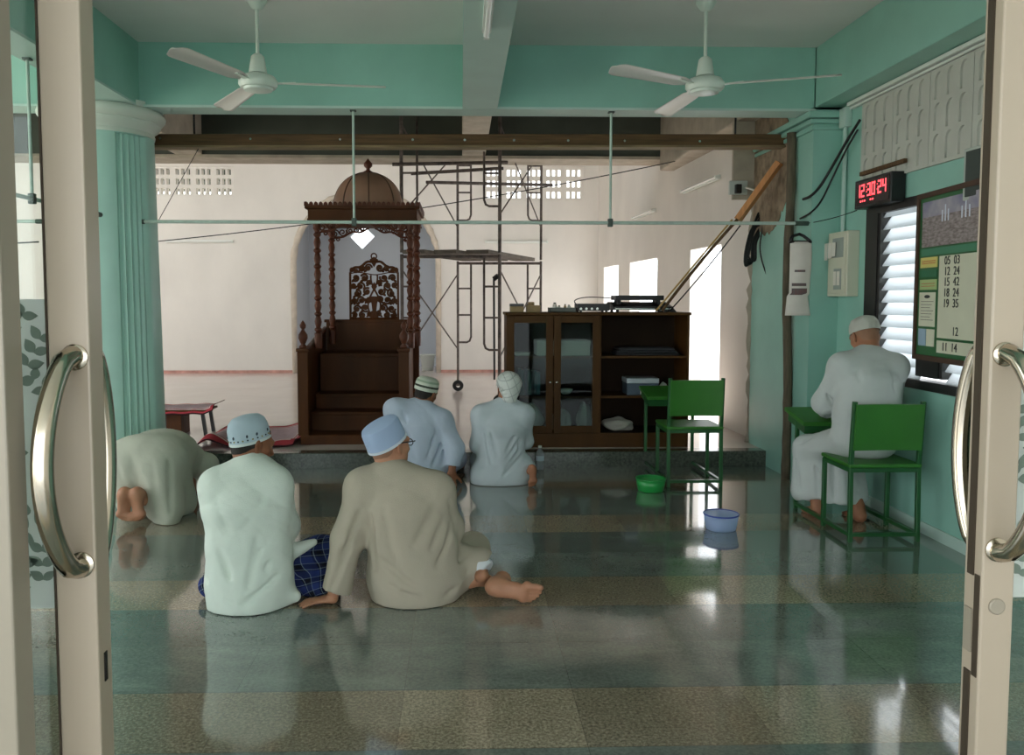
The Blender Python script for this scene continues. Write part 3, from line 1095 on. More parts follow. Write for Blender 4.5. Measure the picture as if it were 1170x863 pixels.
# curtain rails hung from the beams by thin rods
def rail(name, label, a, c, hang, flange=0.0):
    t = thing(name, label, 'curtain rail', ((a[0] + c[0]) / 2, (a[1] + c[1]) / 2, a[2]))
    MB().cyl(a, c, 0.0125, seg=12).build('rail_pipe', M_gpipe, t, auto=True)
    for (x, y) in hang:
        rd = MB().cyl((x, y, a[2]), (x, y, 2.80), 0.0095, seg=10).build('hanger_rod', M_gpipe, t, auto=True)
        MB().box(x - 0.022, x + 0.022, y - 0.022, y + 0.022, 2.785, 2.80, 0.003).box(x - 0.018, x + 0.018, y - 0.018, y + 0.018, a[2] - 0.03, a[2] + 0.03, 0.004).build('bracket', mat('grey bracket', rgb(66, 80, 72), rough=0.5), rd)
    e = MB()
    for p in (a, c):
        d = (Vector(c) - Vector(a)).normalized() * 0.05
        e.cyl(Vector(p) - d, Vector(p) + d, 0.017, seg=12)
    e.build('rail_sleeve', mat('dark green sleeve', rgb(60, 78, 68), rough=0.5), t)
rail('curtain_rail', 'pale green curtain rail hung across the hall in front of the raised platform', (-2.36, 6.25, 1.985), (2.54, 6.25, 1.985),
     ((-0.785, 6.25), (1.105, 6.25)))
rail('curtain_rail', 'short pale green curtain rail running left from the column towards the yard', (-4.4, 6.25, 1.985), (-3.04, 6.25, 1.985), ((-3.7, 6.25),))
rail('curtain_rail', 'pale green curtain rail hung under the left beam, seen through the left door glass', (-2.48, 1.9, 2.0), (-2.48, 5.85, 2.0),
     ((-2.48, 4.98), (-2.48, 2.6)))
tag(MB().sweep(catenary((-6.0, 6.3, 1.80), (-3.1, 6.3, 1.84), 0.03), 0.006, 6).build('curtain_wire', M_cable, smooth=True),
    'dark horizontal wire behind the left door glass below the rail', 'wire')


# ------------------------------------------------------------------ ceiling fans, at rest
def ceiling_fan(label, x, y, zhub, angles):
    t = thing('ceiling_fan', label, 'ceiling fan', (x, y, zhub), 0, 'white ceiling fans')
    W = mat('fan enamel', rgb(214, 226, 214), rough=0.3) if 'fan enamel' not in bpy.data.materials else bpy.data.materials['fan enamel']
    MB().lathe([(0.0, 3.255), (0.062, 3.255), (0.062, 3.235), (0.035, 3.195), (0.014, 3.185), (0.0, 3.185)], (x, y, 0), 24, None, False, False).build('ceiling_cup', W, t, auto=True)
    MB().cyl((x, y, zhub + 0.1), (x, y, 3.2), 0.0115, seg=12).build('down_rod', W, t, auto=True)
    MB().lathe([(0.0, zhub + 0.205), (0.024, zhub + 0.205), (0.040, zhub + 0.19), (0.056, zhub + 0.09), (0.0, zhub + 0.08)], (x, y, 0), 24, None, False, False).build('lower_cup', W, t, auto=True)
    MB().lathe([(0.0, zhub + 0.085), (0.06, zhub + 0.085), (0.10, zhub + 0.07), (0.118, zhub + 0.045), (0.118, zhub + 0.02),
                (0.105, zhub + 0.002), (0.09, zhub), (0.085, zhub - 0.014), (0.06, zhub - 0.02), (0.0, zhub - 0.022)], (x, y, 0), 40, None, False, False).build('motor', W, t, auto=True)
    bm_ = bpy.data.materials.get('fan blade white') or mat('fan blade white', rgb(222, 220, 212), rough=0.3)
    for a in angles:
        a = rad(a)
        R = Matrix.Translation((x, y, zhub + 0.03)) @ Matrix.Rotation(a, 4, 'Z')
        tw = rad(13)
        def f(u, v):
            L = 0.15 + 0.63 * u
            wd = 0.050 + 0.018 * u
            if u > 0.9:
                wd *= math.sqrt(max(0.0, 1 - ((u - 0.9) / 0.1) ** 2 * 0.9))
            if u < 0.12:
                wd *= 0.6 + 0.4 * u / 0.12
            vv = (v - 0.5) * 2 * wd
            zc = 0.010 * (1 - (2 * v - 1) ** 2)
            return R @ Vector((L, vv * math.cos(tw), vv * math.sin(tw) + zc - 0.01 * u))
        bl = MB().grid(f, 26, 9).thicken(0.003).build('blade', bm_, t, smooth=True)
        MB().bar(R @ Vector((0.085, 0, 0.0)), R @ Vector((0.23, 0, 0.006)), 0.034, 0.005).build('blade_iron', W, bl)
ceiling_fan('white ceiling fan hung on the left of the middle ceiling beam', -1.246, 5.30, 2.715, (3, 122, 249))
ceiling_fan('white ceiling fan hung on the right of the middle ceiling beam', 1.508, 5.25, 2.705, (213, 337, 97))


def tube_light(label, a, c, out, group=None):
    a, c, out = Vector(a), Vector(c), Vector(out).normalized()
    t = thing('fluorescent_light', label, 'light fixture', tuple((a + c) / 2), 0, group)
    MB().bar(a, c, 0.045, 0.03, upv=out).build('batten_housing', M_white, t)
    d = (c - a).normalized()
    p = out * 0.034
    MB().cyl(a + d * 0.03 + p, c - d * 0.03 + p, 0.014, seg=14).build('tube', mat('unlit tube glass', rgb(236, 236, 232), rough=0.2), t, auto=True)
    for q in (a + d * 0.012, c - d * 0.012):
        e = MB()
        e.bar(q - d * 0.012 + p * 0.7, q + d * 0.012 + p * 0.7, 0.03, 0.045, upv=out)
        e.build('lamp_holder', M_white, t)
tube_light('unlit fluorescent tube under the middle ceiling beam', (0.131, 3.15, 2.782), (0.131, 4.36, 2.782), (0, 0, -1))
tube_light('unlit fluorescent tube on the back wall right of the arch', (0.42, 14.785, 2.42), (1.52, 14.785, 2.42), (0, -1, 0))
tube_light('unlit fluorescent tube on the back wall left of the arch', (-5.1, 14.785, 2.42), (-3.95, 14.785, 2.42), (0, -1, 0))
tube_light('unlit fluorescent tube on the right side wall high above the doorway', (2.62, 8.55, 2.66), (2.575, 9.75, 2.66), (-1, 0, 0))
tube_light('unlit fluorescent tube on the right side wall near the back corner', (2.53, 11.0, 2.58), (2.488, 12.1, 2.58), (-1, 0, 0))

# hanging calendar on the pillar, timber brace, cables in the corner
M_prt = mat('grey red print', rgb(120, 78, 74), rough=0.7, col2=rgb(96, 96, 96), scale=30)
def wall_calendar():
    t = thing('wall_calendar', 'white paper calendar roll hung on the pillar behind the wooden pole', 'calendar', (2.55, 6.33, 1.30))
    def f(u, v):
        z = 1.84 - 0.54 * v
        wd = 0.155 if v < 0.72 else 0.155 + 0.03 * (v - 0.72) / 0.28
        x = 2.395 + (0.015 if v < 0.72 else -0.012 * (v - 0.72) / 0.28) + wd * u
        y = 6.14 - 0.018 * math.sin(PI * u) - 0.012 * math.sin(v * 7) * u
        return Vector((x + 0.004, y, z))
    s = MB().grid(f, 14, 24).thicken(0.004).build('sheet', mat('printed calendar paper', rgb(214, 208, 198), rough=0.7, var=0.06, scale=8), t, smooth=True)
    for (u0, u1, v0, v1) in ((0.1, 0.8, 0.56, 0.60), (0.1, 0.85, 0.63, 0.72), (0.2, 0.7, 0.38, 0.41)):
        pr = MB().grid(lambda u, v: f(u0 + (u1 - u0) * u, v0 + (v1 - v0) * v) + Vector((0, -0.006, 0)), 8, 4)
        pr.build('printed_block', M_prt, s)
    MB().sweep([(2.412, 6.135, 1.845), (2.44, 6.16, 1.885), (2.50, 6.19, 1.90), (2.53, 6.18, 1.885), (2.56, 6.135, 1.845)], 0.012, 8).build('hanger', M_black, t, smooth=True)
    MB().cyl((2.402, 6.136, 1.84), (2.57, 6.136, 1.84), 0.010, seg=10).build('top_rod', M_black, t)
wall_calendar()
b = MB().bar((2.54, 6.72, 2.51), (2.285, 6.93, 2.075), 0.075, 0.045)
tag(b.build('timber_brace', M_orange), 'fresh orange brown plank slanting from the pole head to the rail', 'plank')
for k, (a, c, lab) in enumerate((((2.255, 6.85, 2.07), (1.75, 7.275, 1.322), 'thickest brown cane of the bundle leaning from plank to cabinet'),
                                 ((2.215, 6.86, 2.07), (1.69, 7.27, 1.316), 'yellow cane of the bundle leaning on the cabinet, left of the thickest'),
                                 ((2.275, 6.84, 2.02), (1.81, 7.275, 1.314), 'thin dark cane of the bundle leaning on the cabinet, right of the thickest'))):
    tag(MB().sweep(catenary(a, c, 0.02 * (k - 1)), (0.014, 0.008, 0.006)[k], 8).build('cane', (M_timber, mat('yellow cane', rgb(176, 146, 84), rough=0.6), M_cable)[k], smooth=True),
        lab, 'cane')
t = thing('switch_box', 'small black switch on a pale plate beside the slanting plank', 'switch', (2.42, 7.4, 2.36))
MB().box(2.36, 2.52, 7.40, 7.43, 2.34, 2.46, 0.003).build('plate', mat('pale plate', rgb(190, 198, 190), rough=0.5), t)
MB().box(2.405, 2.455, 7.355, 7.41, 2.345, 2.425, 0.004).build('switch', M_black, t)
b = MB().box(2.40, 2.60, 7.43, 7.47, 2.30, 3.0)
struct(b.build('trim_17', M_conc))
tag(MB().sweep(smooth_path([(2.50, 7.39, 2.40), (2.58, 7.36, 2.36), (2.63, 7.34, 2.26), (2.64, 7.33, 2.18)]), 0.009, 8).build('white_cable', M_paper, smooth=True),
    'white bent cable right of the black switch', 'cable')
rr = random.Random(2)
def cable_coil():
    t = thing('cable_bundle', 'dark tangled bundle of cable hanging in the corner under the rail', 'cable bundle', (2.52, 7.25, 1.7))
    for k in range(9):
        x0 = 2.50 + rr.uniform(-0.03, 0.03)
        pts = [(x0 + 0.10 + rr.uniform(-0.02, 0.05), 7.28 + rr.uniform(-.02, .02), 2.12 + rr.uniform(-.05, .05)), (x0 + 0.03, 7.27, 2.02 + rr.uniform(-.03, .03)),
               (x0 - 0.02, 7.26, 1.88), (x0 - 0.03, 7.26, 1.74 + rr.uniform(-.03, .06)), (x0 + 0.03, 7.27, 1.76), (x0 + 0.04, 7.28, 1.92), (x0 + 0.12, 7.29, 2.06), (2.66, 7.30, 2.14)]
        MB().sweep(smooth_path(pts, 5), 0.008, 6).build('cable_loop', M_cable, t, smooth=True)
cable_coil()
tag(MB().sweep(smooth_path([(2.60, 7.2, 2.10), (2.57, 7.2, 1.85), (2.60, 7.1, 1.62), (2.62, 6.9, 1.50), (2.60, 6.56, 1.52)]), 0.006, 6).build('hanging_wire', M_cable, smooth=True),
    'thin dark wire drooping from the cable bundle to the wooden pole', 'wire')
tag(MB().sweep(catenary((-4.4, 9.6, 1.98), (2.6, 9.6, 3.02), 0.12, 24), 0.006, 6).build('overhead_cable', M_cable, smooth=True),
    'long thin cable slung diagonally across the bay behind the pulpit', 'cable')
tag(MB().sweep(catenary((-2.42, 6.68, 1.93), (-2.05, 6.78, 2.64), 0.0, 4), 0.003, 6).build('string', M_cable, smooth=True),
    'thin slanting string in front of the left vent holes', 'string')

# ------------------------------------------------------------------ wood and other materials of the furniture
M_wood = mat('dark carved teak', rgb(80, 45, 18), rough=0.55, spec=0.22, var=0.28, scale=5, stretch=(1, 1, 0.25), detail=6)
M_wood2 = mat('dark turned teak', rgb(92, 48, 28), rough=0.45, spec=0.3, var=0.2, scale=9)
M_dome = mat('brown lacquered dome', rgb(168, 130, 106), rough=0.5, var=0.08, scale=6)
M_domerib = mat('dark dome rib', rgb(104, 76, 58), rough=0.5)
M_cab = mat('brown cabinet veneer', rgb(74, 47, 13), rough=0.55, spec=0.2, var=0.22, scale=4, stretch=(1, 1, 0.2), detail=6)
M_cabin = mat('dark cabinet inside', rgb(40, 27, 15), rough=0.7, spec=0.15, var=0.2, scale=4)
M_cglass = glass_mat('cabinet glass', (0.66, 0.74, 0.72, 1), 1.22)
M_green = mat('green enamelled steel', rgb(28, 86, 40), rough=0.35, var=0.08, scale=6)
M_greenp = mat('green painted board', rgb(50, 116, 36), rough=0.45, var=0.10, scale=5)
M_scaf = mat('rusty scaffold steel', rgb(66, 60, 56), rough=0.55, col2=rgb(112, 100, 92), scale=14, metal=0.2)
M_board = mat('dirty scaffold board', rgb(92, 84, 74), rough=0.85, var=0.3, scale=6)


def pulpit():
    cx = -0.915
    t = thing('wooden_pulpit', 'dark wooden domed pulpit with steps standing before the arched niche', 'pulpit', (-0.94, 8.1, 0.126))
    MB().box(-1.43, -0.49, 7.45, 7.74, 0.126, 0.212, 0.008).build('bottom_step', M_wood, t)
    MB().box(-1.38, -0.54, 7.72, 7.99, 0.126, 0.355).box(-1.38, -0.54, 7.70, 7.99, 0.355, 0.385, 0.006).build('step', M_wood, t)
    MB().box(-1.38, -0.54, 7.98, 8.27, 0.126, 0.495).box(-1.38, -0.54, 7.96, 8.27, 0.495, 0.525, 0.006).build('step', M_wood, t)
    MB().box(-1.38, -0.52, 8.25, 8.78, 0.126, 0.855).box(-1.38, -0.52, 8.23, 8.78, 0.855, 0.89, 0.006).build('seat', M_wood, t)
    MB().box(-1.40, -0.44, 8.76, 8.80, 0.126, 1.195, 0.005).box(-1.42, -0.42, 8.75, 8.82, 1.18, 1.21, 0.005).build('back_panel', M_wood, t)
    # side walls: stepped outline with a rail on top
    for s, x in ((-1, -1.42), (1, -0.515)):
        Mx = frame((x - 0.02, 0, 0), (0, 1, 0), (0, 0, 1))
        p = MB().prism([(7.55, 0.126), (8.80, 0.126), (8.80, 1.10), (8.25, 1.02), (7.85, 0.955), (7.55, 0.93)], Mx, 0.035)
        o = p.build('side_panel', M_wood, t)
        MB().sweep([(x, 7.53, 0.945), (x, 7.85, 0.97), (x, 8.25, 1.035), (x, 8.80, 1.115)], 0.024, 10).build('hand_rail', M_wood2, o, smooth=True)
    for x in (-1.405, -0.51):
        n = MB().box(x - 0.047, x + 0.047, 7.455, 7.545, 0.205, 0.955, 0.006).box(x - 0.056, x + 0.056, 7.445, 7.555, 0.955, 0.985, 0.005)
        n = n.build('newel_post', M_wood, t)
        MB().lathe([(0.032, 0.985), (0.036, 1.0), (0.018, 1.02), (0.026, 1.035), (0.042, 1.075), (0.040, 1.105), (0.02, 1.135), (0.013, 1.15),
                    (0.026, 1.17), (0.028, 1.19), (0.015, 1.215), (0.0, 1.235)], (x, 7.50, 0), 20, capt=False).build('finial', M_wood2, n, smooth=True)
    # turned posts
    prof = []
    z = 0.96
    prof += [(0.036, z), (0.036, z + 0.14), (0.022, z + 0.15)]
    z += 0.15
    while z < 2.03:
        prof += [(0.020, z), (0.036, z + 0.018), (0.036, z + 0.03), (0.022, z + 0.045), (0.030, z + 0.075), (0.034, z + 0.10), (0.026, z + 0.135)]
        z += 0.148
    prof += [(0.022, 2.06), (0.038, 2.075), (0.038, 2.17)]
    for x, y in ((-1.345, 7.95), (-0.478, 7.95), (-1.325, 8.70), (-0.475, 8.70), (-0.435, 8.32)):
        zb = 0.0
        MB().lathe(prof, (x, y, 0), 16).build('turned_post', M_wood2, t, auto=True)
    # canopy
    c = MB()
    c.box(cx - 0.505, cx + 0.505, 7.89, 8.78, 2.165, 2.255, 0.005)
    c.box(cx - 0.53, cx + 0.53, 7.865, 8.805, 2.255, 2.285, 0.006)
    c.box(cx - 0.51, cx + 0.51, 7.88, 8.79, 2.15, 2.168, 0.004)
    c = c.build('canopy', M_wood, t)
    k = MB()
    n = 24
    for i in range(n):
        x0 = cx - 0.535 + 1.07 * i / n
        w = 1.07 / n
        for yy in (7.862, 8.796):
            Mx = frame((0, yy + 0.012, 0), (1, 0, 0), (0, 0, 1))
            k.prism([(x0, 2.283), (x0 + w, 2.283), (x0 + w * 0.85, 2.31), (x0 + w * 0.5, 2.322), (x0 + w * 0.15, 2.31)], Mx, 0.012)
    for i in range(20):
        y0 = 7.865 + 0.94 * i / 20
        w = 0.94 / 20
        for xx in (cx - 0.535, cx + 0.523):
            Mx = frame((xx, 0, 0), (0, 1, 0), (0, 0, 1))
            k.prism([(y0, 2.283), (y0 + w, 2.283), (y0 + w * 0.85, 2.31), (y0 + w * 0.5, 2.322), (y0 + w * 0.15, 2.31)], Mx, 0.012)
    k.build('crest_fringe', M_wood2, c)
    # carved fretwork hanging under the canopy: two scalloped wings
    def spiral(cx_, cz_, r0, turns, a0, sgn, y, n=26):
        pts = []
        for i in range(n + 1):
            q = i / n
            a = a0 + sgn * q * turns * 2 * PI
            rr_ = r0 * (1 - 0.82 * q)
            pts.append((cx_ + rr_ * math.cos(a), y, cz_ + rr_ * math.sin(a)))
        return pts
    for y in (7.93, 8.72):
        f = MB()
        for s in (-1, 1):
            edge = [(cx + s * (0.43 - 0.40 * q), y, 2.0 + 0.135 * (q ** 0.6) + 0.012 * math.sin(q * 14)) for q in np.linspace(0, 1, 24)]
            f.sweep(edge, 0.011, 6)
            for i, (dx, dz, r0) in enumerate(((0.38, 2.09, 0.045), (0.30, 2.105, 0.042), (0.225, 2.12, 0.036), (0.16, 2.13, 0.030), (0.10, 2.14, 0.024), (0.35, 2.035, 0.026))):
                f.sweep(spiral(cx + s * dx, dz, r0, 1.5, 0.6 * i, s * (1 if i % 2 else -1), y), 0.0075, 5)
        f.build('carved_fretwork', M_wood2, c, smooth=True)
    # dome
    dp = []
    for q in np.linspace(0, 1, 18):
        a = q * PI / 2
        dp.append((0.335 * math.cos(a) ** 0.9, 2.285 + 0.03 + 0.335 * math.sin(a) ** 1.05))
    dp = [(0.345, 2.285), (0.345, 2.31)] + dp[:-1] + [(0.012, 2.652)]
    d = MB().lathe(dp, (cx + 0.01, 8.32, 0), 48).build('dome', M_dome, t, smooth=True)
    for k_ in range(8):
        a = k_ * PI / 4 + 0.12
        MB().sweep([(cx + 0.01 + (r_ + 0.001) * math.cos(a), 8.32 + (r_ + 0.001) * math.sin(a), z_) for r_, z_ in dp[1:]], 0.007, 6).build('dome_rib', M_domerib, d, smooth=True)
    MB().lathe([(0.03, 2.645), (0.045, 2.66), (0.02, 2.675), (0.018, 2.69), (0.042, 2.715), (0.042, 2.74), (0.02, 2.765), (0.0, 2.79)], (cx + 0.01, 8.32, 0), 20, capt=False).build('dome_finial', M_wood2, d, smooth=True)
    # pierced back screen
    s_ = MB()
    y = 8.78
    xl, xr, zb, zt = -1.150, -0.656, 1.21, 1.70
    mx = (xl + xr) / 2
    s_.sweep([(xl, y, zb), (xl, y, zt)], 0.013, 6).sweep([(xr, y, zb), (xr, y, zt)], 0.013, 6).sweep([(xl, y, zb + 0.01), (xr, y, zb + 0.01)], 0.013, 6)
    s_.sweep([(xl + (xr - xl) * q, y, 1.685 + 0.012 * math.sin(q * 9)) for q in np.linspace(0, 1, 16)], 0.006, 6)
    for s in (-1, 1):
        s_.sweep([(mx + s * 0.245 * (1 - q), y, 1.70 + 0.12 * q ** 0.7 + 0.012 * math.sin(q * 11)) for q in np.linspace(0, 1, 18)], 0.015, 6)
        s_.blob((mx + s * 0.225, y, 1.725), (0.03, 0.012, 0.026), 10, 6)
        items = [(0.06, 1.745, .04), (0.13, 1.735, .03), (0.185, 1.715, .022), (0.10, 1.64, .042), (0.19, 1.64, .038), (0.05, 1.59, .03), (0.14, 1.555, .045), (0.21, 1.56, .03),
                 (0.075, 1.50, .04), (0.175, 1.48, .042), (0.06, 1.415, .036), (0.135, 1.41, .042), (0.21, 1.40, .032), (0.095, 1.33, .042), (0.18, 1.32, .04), (0.05, 1.27, .03), (0.125, 1.255, .034), (0.205, 1.255, .03)]
        for i, (dx, dz, r0) in enumerate(items):
            s_.sweep(spiral(mx + s * dx, dz, r0, 1.35, 0.9 * i, s * (1 if i % 2 else -1), y, 18), 0.0115, 5)
            s_.blob((mx + s * dx, y, dz), (r0 * 0.55, 0.008, r0 * 0.48), 8, 6)
            s_.blob((mx + s * (dx + r0 * 0.7), y, dz - r0 * 0.8), (r0 * 0.55, 0.008, r0 * 0.34), 8, 6, Matrix.Rotation(s * 0.7, 3, 'Y'))
        s_.sweep([(mx + s * (0.015 + 0.05 * math.sin(q * 5)), y, zb + 0.46 * q) for q in np.linspace(0, 1, 20)], 0.010, 5)
    Mz = frame((0, y + 0.008, 0), (1, 0, 0), (0, 0, 1))
    s_.prism([(mx - 0.02, 1.30), (mx + 0.02, 1.30), (mx + 0.03, 1.38), (mx + 0.055, 1.45), (mx - 0.055, 1.45), (mx - 0.03, 1.38)], Mz, 0.016)
    s_.prism([(mx - 0.05, 1.215), (mx + 0.05, 1.215), (mx + 0.018, 1.31), (mx - 0.018, 1.31)], Mz, 0.016)
    s_.prism([(mx - 0.03, 1.55), (mx, 1.50), (mx + 0.03, 1.55), (mx, 1.60)], Mz, 0.016)
    s_.prism([(mx - 0.045, 1.83), (mx, 1.75), (mx + 0.045, 1.83), (mx, 1.86)], Mz, 0.016)
    s_.sweep([(mx + 0.028 * math.cos(a), y, 1.865 + 0.028 * math.sin(a)) for a in np.linspace(0, 2 * PI, 17)[:-1]], 0.008, 6, closed=True)
    s_.build('pierced_screen', M_wood, t, auto=True)
pulpit()

# white bucket in the niche
t = thing('bucket', 'white plastic bucket on the floor by the niche behind the pulpit', 'bucket', (-0.615, 15.15, 0.126))
MB().lathe([(0.10, 0.126), (0.135, 0.40), (0.14, 0.40), (0.145, 0.415), (0.135, 0.415), (0.128, 0.39), (0.095, 0.14)], (-0.615, 15.3, 0), 32, None, True, True).build('pail', M_white, t, smooth=True)
MB().sweep([(-0.615 + 0.145 * math.cos(a), 15.3 - 0.05, 0.41 - 0.10 * math.sin(a)) for a in np.linspace(0, PI, 14)], 0.004, 6).build('bail_handle', M_steel, t, smooth=True)


# ------------------------------------------------------------------ scaffold tower in the back room
def scaffold():
    t = thing('scaffold_tower', 'rusty two storey scaffold tower on castors between pulpit and cabinet', 'scaffold', (0.2, 10.9, 0.126))
    corners = {'near': (10.0, -0.70, 0.457), 'far': (11.8, -0.047, 1.117)}
    z0 = 0.27
    for key, (y, xa, xb) in corners.items():
        for lvl in range(2):
            zb = z0 + lvl * 1.70
            zt = zb + 1.68
            fr = MB()
            for x, s in ((xa, 1), (xb, -1)):
                fr.cyl((x, y, zb), (x, y, zt if lvl == 0 else zt - 0.1), 0.018 if key == 'far' else 0.022, seg=10)
            fr.cyl((xa, y, zt - 0.03), (xb, y, zt - 0.03), 0.019, seg=10)
            fr = fr.build('scaffold_frame', M_scaf, t, auto=True)
            for x, s in ((xa, 1), (xb, -1)):
                ld = MB()
                xi = x + s * 0.185
                ld.sweep([(xi, y, zt - 0.03), (xi, y, zb + 0.62), (xi - s * 0.02, y, zb + 0.565), (xi - s * 0.06, y, zb + 0.545), (x, y, zb + 0.545)], 0.014, 8)
                for zr in (zb + 0.93, zb + 1.3):
                    ld.cyl((x, y, zr), (xi, y, zr), 0.012, seg=8)
                ld.build('ladder_rungs', M_scaf, fr, smooth=True)
        for x in (xa, xb):
            w = MB().cyl((x, y, 0.22), (x, y, 0.46), 0.016, seg=8).box(x - 0.03, x + 0.03, y - 0.02, y + 0.02, 0.2, 0.25)
            w = w.build('castor', M_scaf, t, auto=True)
            MB().lathe([(0.03, -0.02), (0.072, -0.022), (0.078, -0.012), (0.078, 0.012), (0.072, 0.022), (0.03, 0.02)], (x, y, 0.205), 24, Matrix.Rotation(PI / 2, 3, 'X'), False, False).build('castor_tyre', M_black, w, auto=True)
    yn, na, nb = corners['near']
    yf, fa, fb = corners['far']
    for lvl in range(2):
        za, zb = z0 + 0.45 + lvl * 1.7, z0 + 1.5 + lvl * 1.7
        for (p, q) in ((na, fa), (nb, fb)):
            MB().cyl((p, yn, za), (q, yf, zb), 0.0095, seg=8).cyl((p, yn, zb), (q, yf, za), 0.0095, seg=8).build('cross_brace', M_scaf, t)
    for k, off in enumerate((0.05, 0.42, 0.80)):
        MB().box(-0.14, 0.14, -1.05, 1.05, 0.0, 0.045, 0.004, Matrix.Translation((na + (fa - na) * 0.5 + 0.12 + off, (yn + yf) / 2, 1.955)) @ Matrix.Rotation(-math.atan2(fa - na, yf - yn), 4, 'Z')).build('deck_board', M_board, t)
    # loose poles laid across the upper storey
    for a, c in (((-0.80, 9.95, 2.99), (0.56, 10.2, 3.06)), ((-0.62, 10.6, 2.98), (0.52, 10.4, 3.02)), ((-0.45, 11.0, 2.93), (1.25, 11.6, 2.98))):
        MB().cyl(a, c, 0.021, seg=8).build('loose_pole', M_scaf, t, auto=True)
    MB().cyl((0.40, 10.1, 0.45), (0.39, 10.05, 1.66), 0.013, seg=8).cyl((0.39, 10.05, 1.66), (0.44, 10.03, 1.70), 0.03, seg=10).build('props', M_cable, t)
scaffold()


# ------------------------------------------------------------------ cabinet and what it holds
CX0, CX1, CY0, CY1, CZ0, CZ1 = 0.393, 1.985, 7.25, 7.70, 0.126, 1.306
CM = 1.205
def cabinet():
    t = thing('bookcase_cabinet', 'wide dark brown cabinet on the platform with two glass doors and open shelves', 'cabinet', ((CX0 + CX1) / 2, 7.47, CZ0))
    MB().box(CX0, CX0 + 0.022, CY0 + 0.02, CY1, CZ0, CZ1 - 0.025).build('side_panel', M_cab, t)
    MB().box(CX1 - 0.022, CX1, CY0, CY1, CZ0, CZ1 - 0.025).build('side_panel', M_cab, t)
    MB().box(CM - 0.012, CM + 0.012, CY0 + 0.01, CY1, CZ0 + 0.12, CZ1 - 0.025).build('divider', M_cab, t)
    MB().box(CX0 - 0.012, CX1 + 0.012, CY0 - 0.012, CY1, CZ1 - 0.025, CZ1, 0.004).build('top_panel', M_cab, t)
    MB().box(CX0 + 0.02, CX1 - 0.02, CY1 - 0.012, CY1 - 0.002, CZ0, CZ1 - 0.025).build('back_board', M_cabin, t)
    MB().box(CX0 + 0.022, CX1 - 0.022, CY0 + 0.005, CY0 + 0.025, CZ0, CZ0 + 0.125).build('plinth', M_cab, t)
    for x0, x1 in ((CX0 + 0.022, CM - 0.012), (CM + 0.012, CX1 - 0.022)):
        MB().box(x0, x1, CY0 + 0.03, CY1 - 0.012, CZ0 + 0.105, CZ0 + 0.125).build('bottom_shelf', M_cabin, t)
        for z in (0.555, 0.905):
            MB().box(x0, x1, CY0 + 0.035, CY1 - 0.012, z, z + 0.02).build('shelf', M_cab, t)
    for (x0, x1, kx) in ((CX0 + 0.004, 0.797, 0.772), (0.803, CM - 0.002, 0.828)):
        d = MB()
        f = 0.062
        z0, z1 = CZ0 + 0.128, CZ1 - 0.028
        d.box(x0, x0 + f, CY0, CY0 + 0.02, z0, z1, 0.003).box(x1 - f, x1, CY0, CY0 + 0.02, z0, z1, 0.003)
        d.box(x0 + f, x1 - f, CY0, CY0 + 0.02, z0, z0 + f, 0.003).box(x0 + f, x1 - f, CY0, CY0 + 0.02, z1 - f, z1, 0.003)
        d = d.build('door', M_cab, t)
        MB().box(x0 + f, x1 - f, CY0 + 0.008, CY0 + 0.012, z0 + f, z1 - f).build('door_glass', M_cglass, d)
        MB().blob((kx, CY0 - 0.012, 0.70), 0.011, 12, 8).cyl((kx, CY0, 0.70), (kx, CY0 - 0.012, 0.70), 0.005, seg=8).build('knob', M_steel, d, smooth=True)
cabinet()
# things inside the cabinet
def carton(name, label, x0, x1, y0, y1, z0, z1, m, lidm=None, cat='box', group=None):
    t = thing(name, label, cat, ((x0 + x1) / 2, (y0 + y1) / 2, z0), 0, group)
    MB().box(x0, x1, y0, y1, z0, z1, 0.004).build('body', m, t)
    h = (z1 - z0) * 0.28
    MB().box(x0 - 0.003, x1 + 0.003, y0 - 0.003, y1 + 0.003, z1 - h, z1 + 0.003, 0.003).build('lid', lidm or m, t)
    return t
carton('paper_carton', 'long white carton on the upper shelf behind the glass doors', 0.66, 1.13, 7.33, 7.60, 0.926, 1.055, M_paper)
carton('small_carton', 'small white flat carton on the upper cabinet shelf behind the left door', 0.47, 0.60, 7.33, 7.50, 0.926, 0.95, M_paper)
r = random.Random(21)
xk = 0.50
bookc = [rgb(40, 92, 104), rgb(52, 116, 126), rgb(36, 74, 96), rgb(64, 104, 100), rgb(30, 62, 70)]
bm_book = [mat('book cover', c, rough=0.5) for c in bookc]
def book(label, x, y, z, w, d, h, m, group):
    t = thing('book', label, 'book', (x + w / 2, y, z), 0, group)
    MB().box(x, x + 0.003, y, y + d, z, z + h).box(x + w - 0.003, x + w, y, y + d, z, z + h).box(x, x + w, y, y + 0.003, z, z + h, 0.001).build('cover', m, t)
    MB().box(x + 0.003, x + w - 0.003, y + 0.003, y + d - 0.006, z + 0.004, z + h - 0.004).build('page_block', M_paper, t)
for k in range(7):
    w = r.uniform(0.022, 0.034)
    book('blue green hardback standing in the row on the middle shelf behind the left glass door', xk, 7.36, 0.576, w, 0.16, r.uniform(0.20, 0.25), bm_book[k % 5], 'books standing behind the left glass door')
    xk += w + 0.001
t = tag(MB().lathe([(0.03, 0.576), (0.055, 0.60), (0.062, 0.622), (0.058, 0.622), (0.05, 0.602), (0.028, 0.582)], (0.93, 7.42, 0), 28, None, True, True).build('white_bowl', M_white, smooth=True),
        'small white bowl on the middle shelf behind the right glass door', 'bowl')

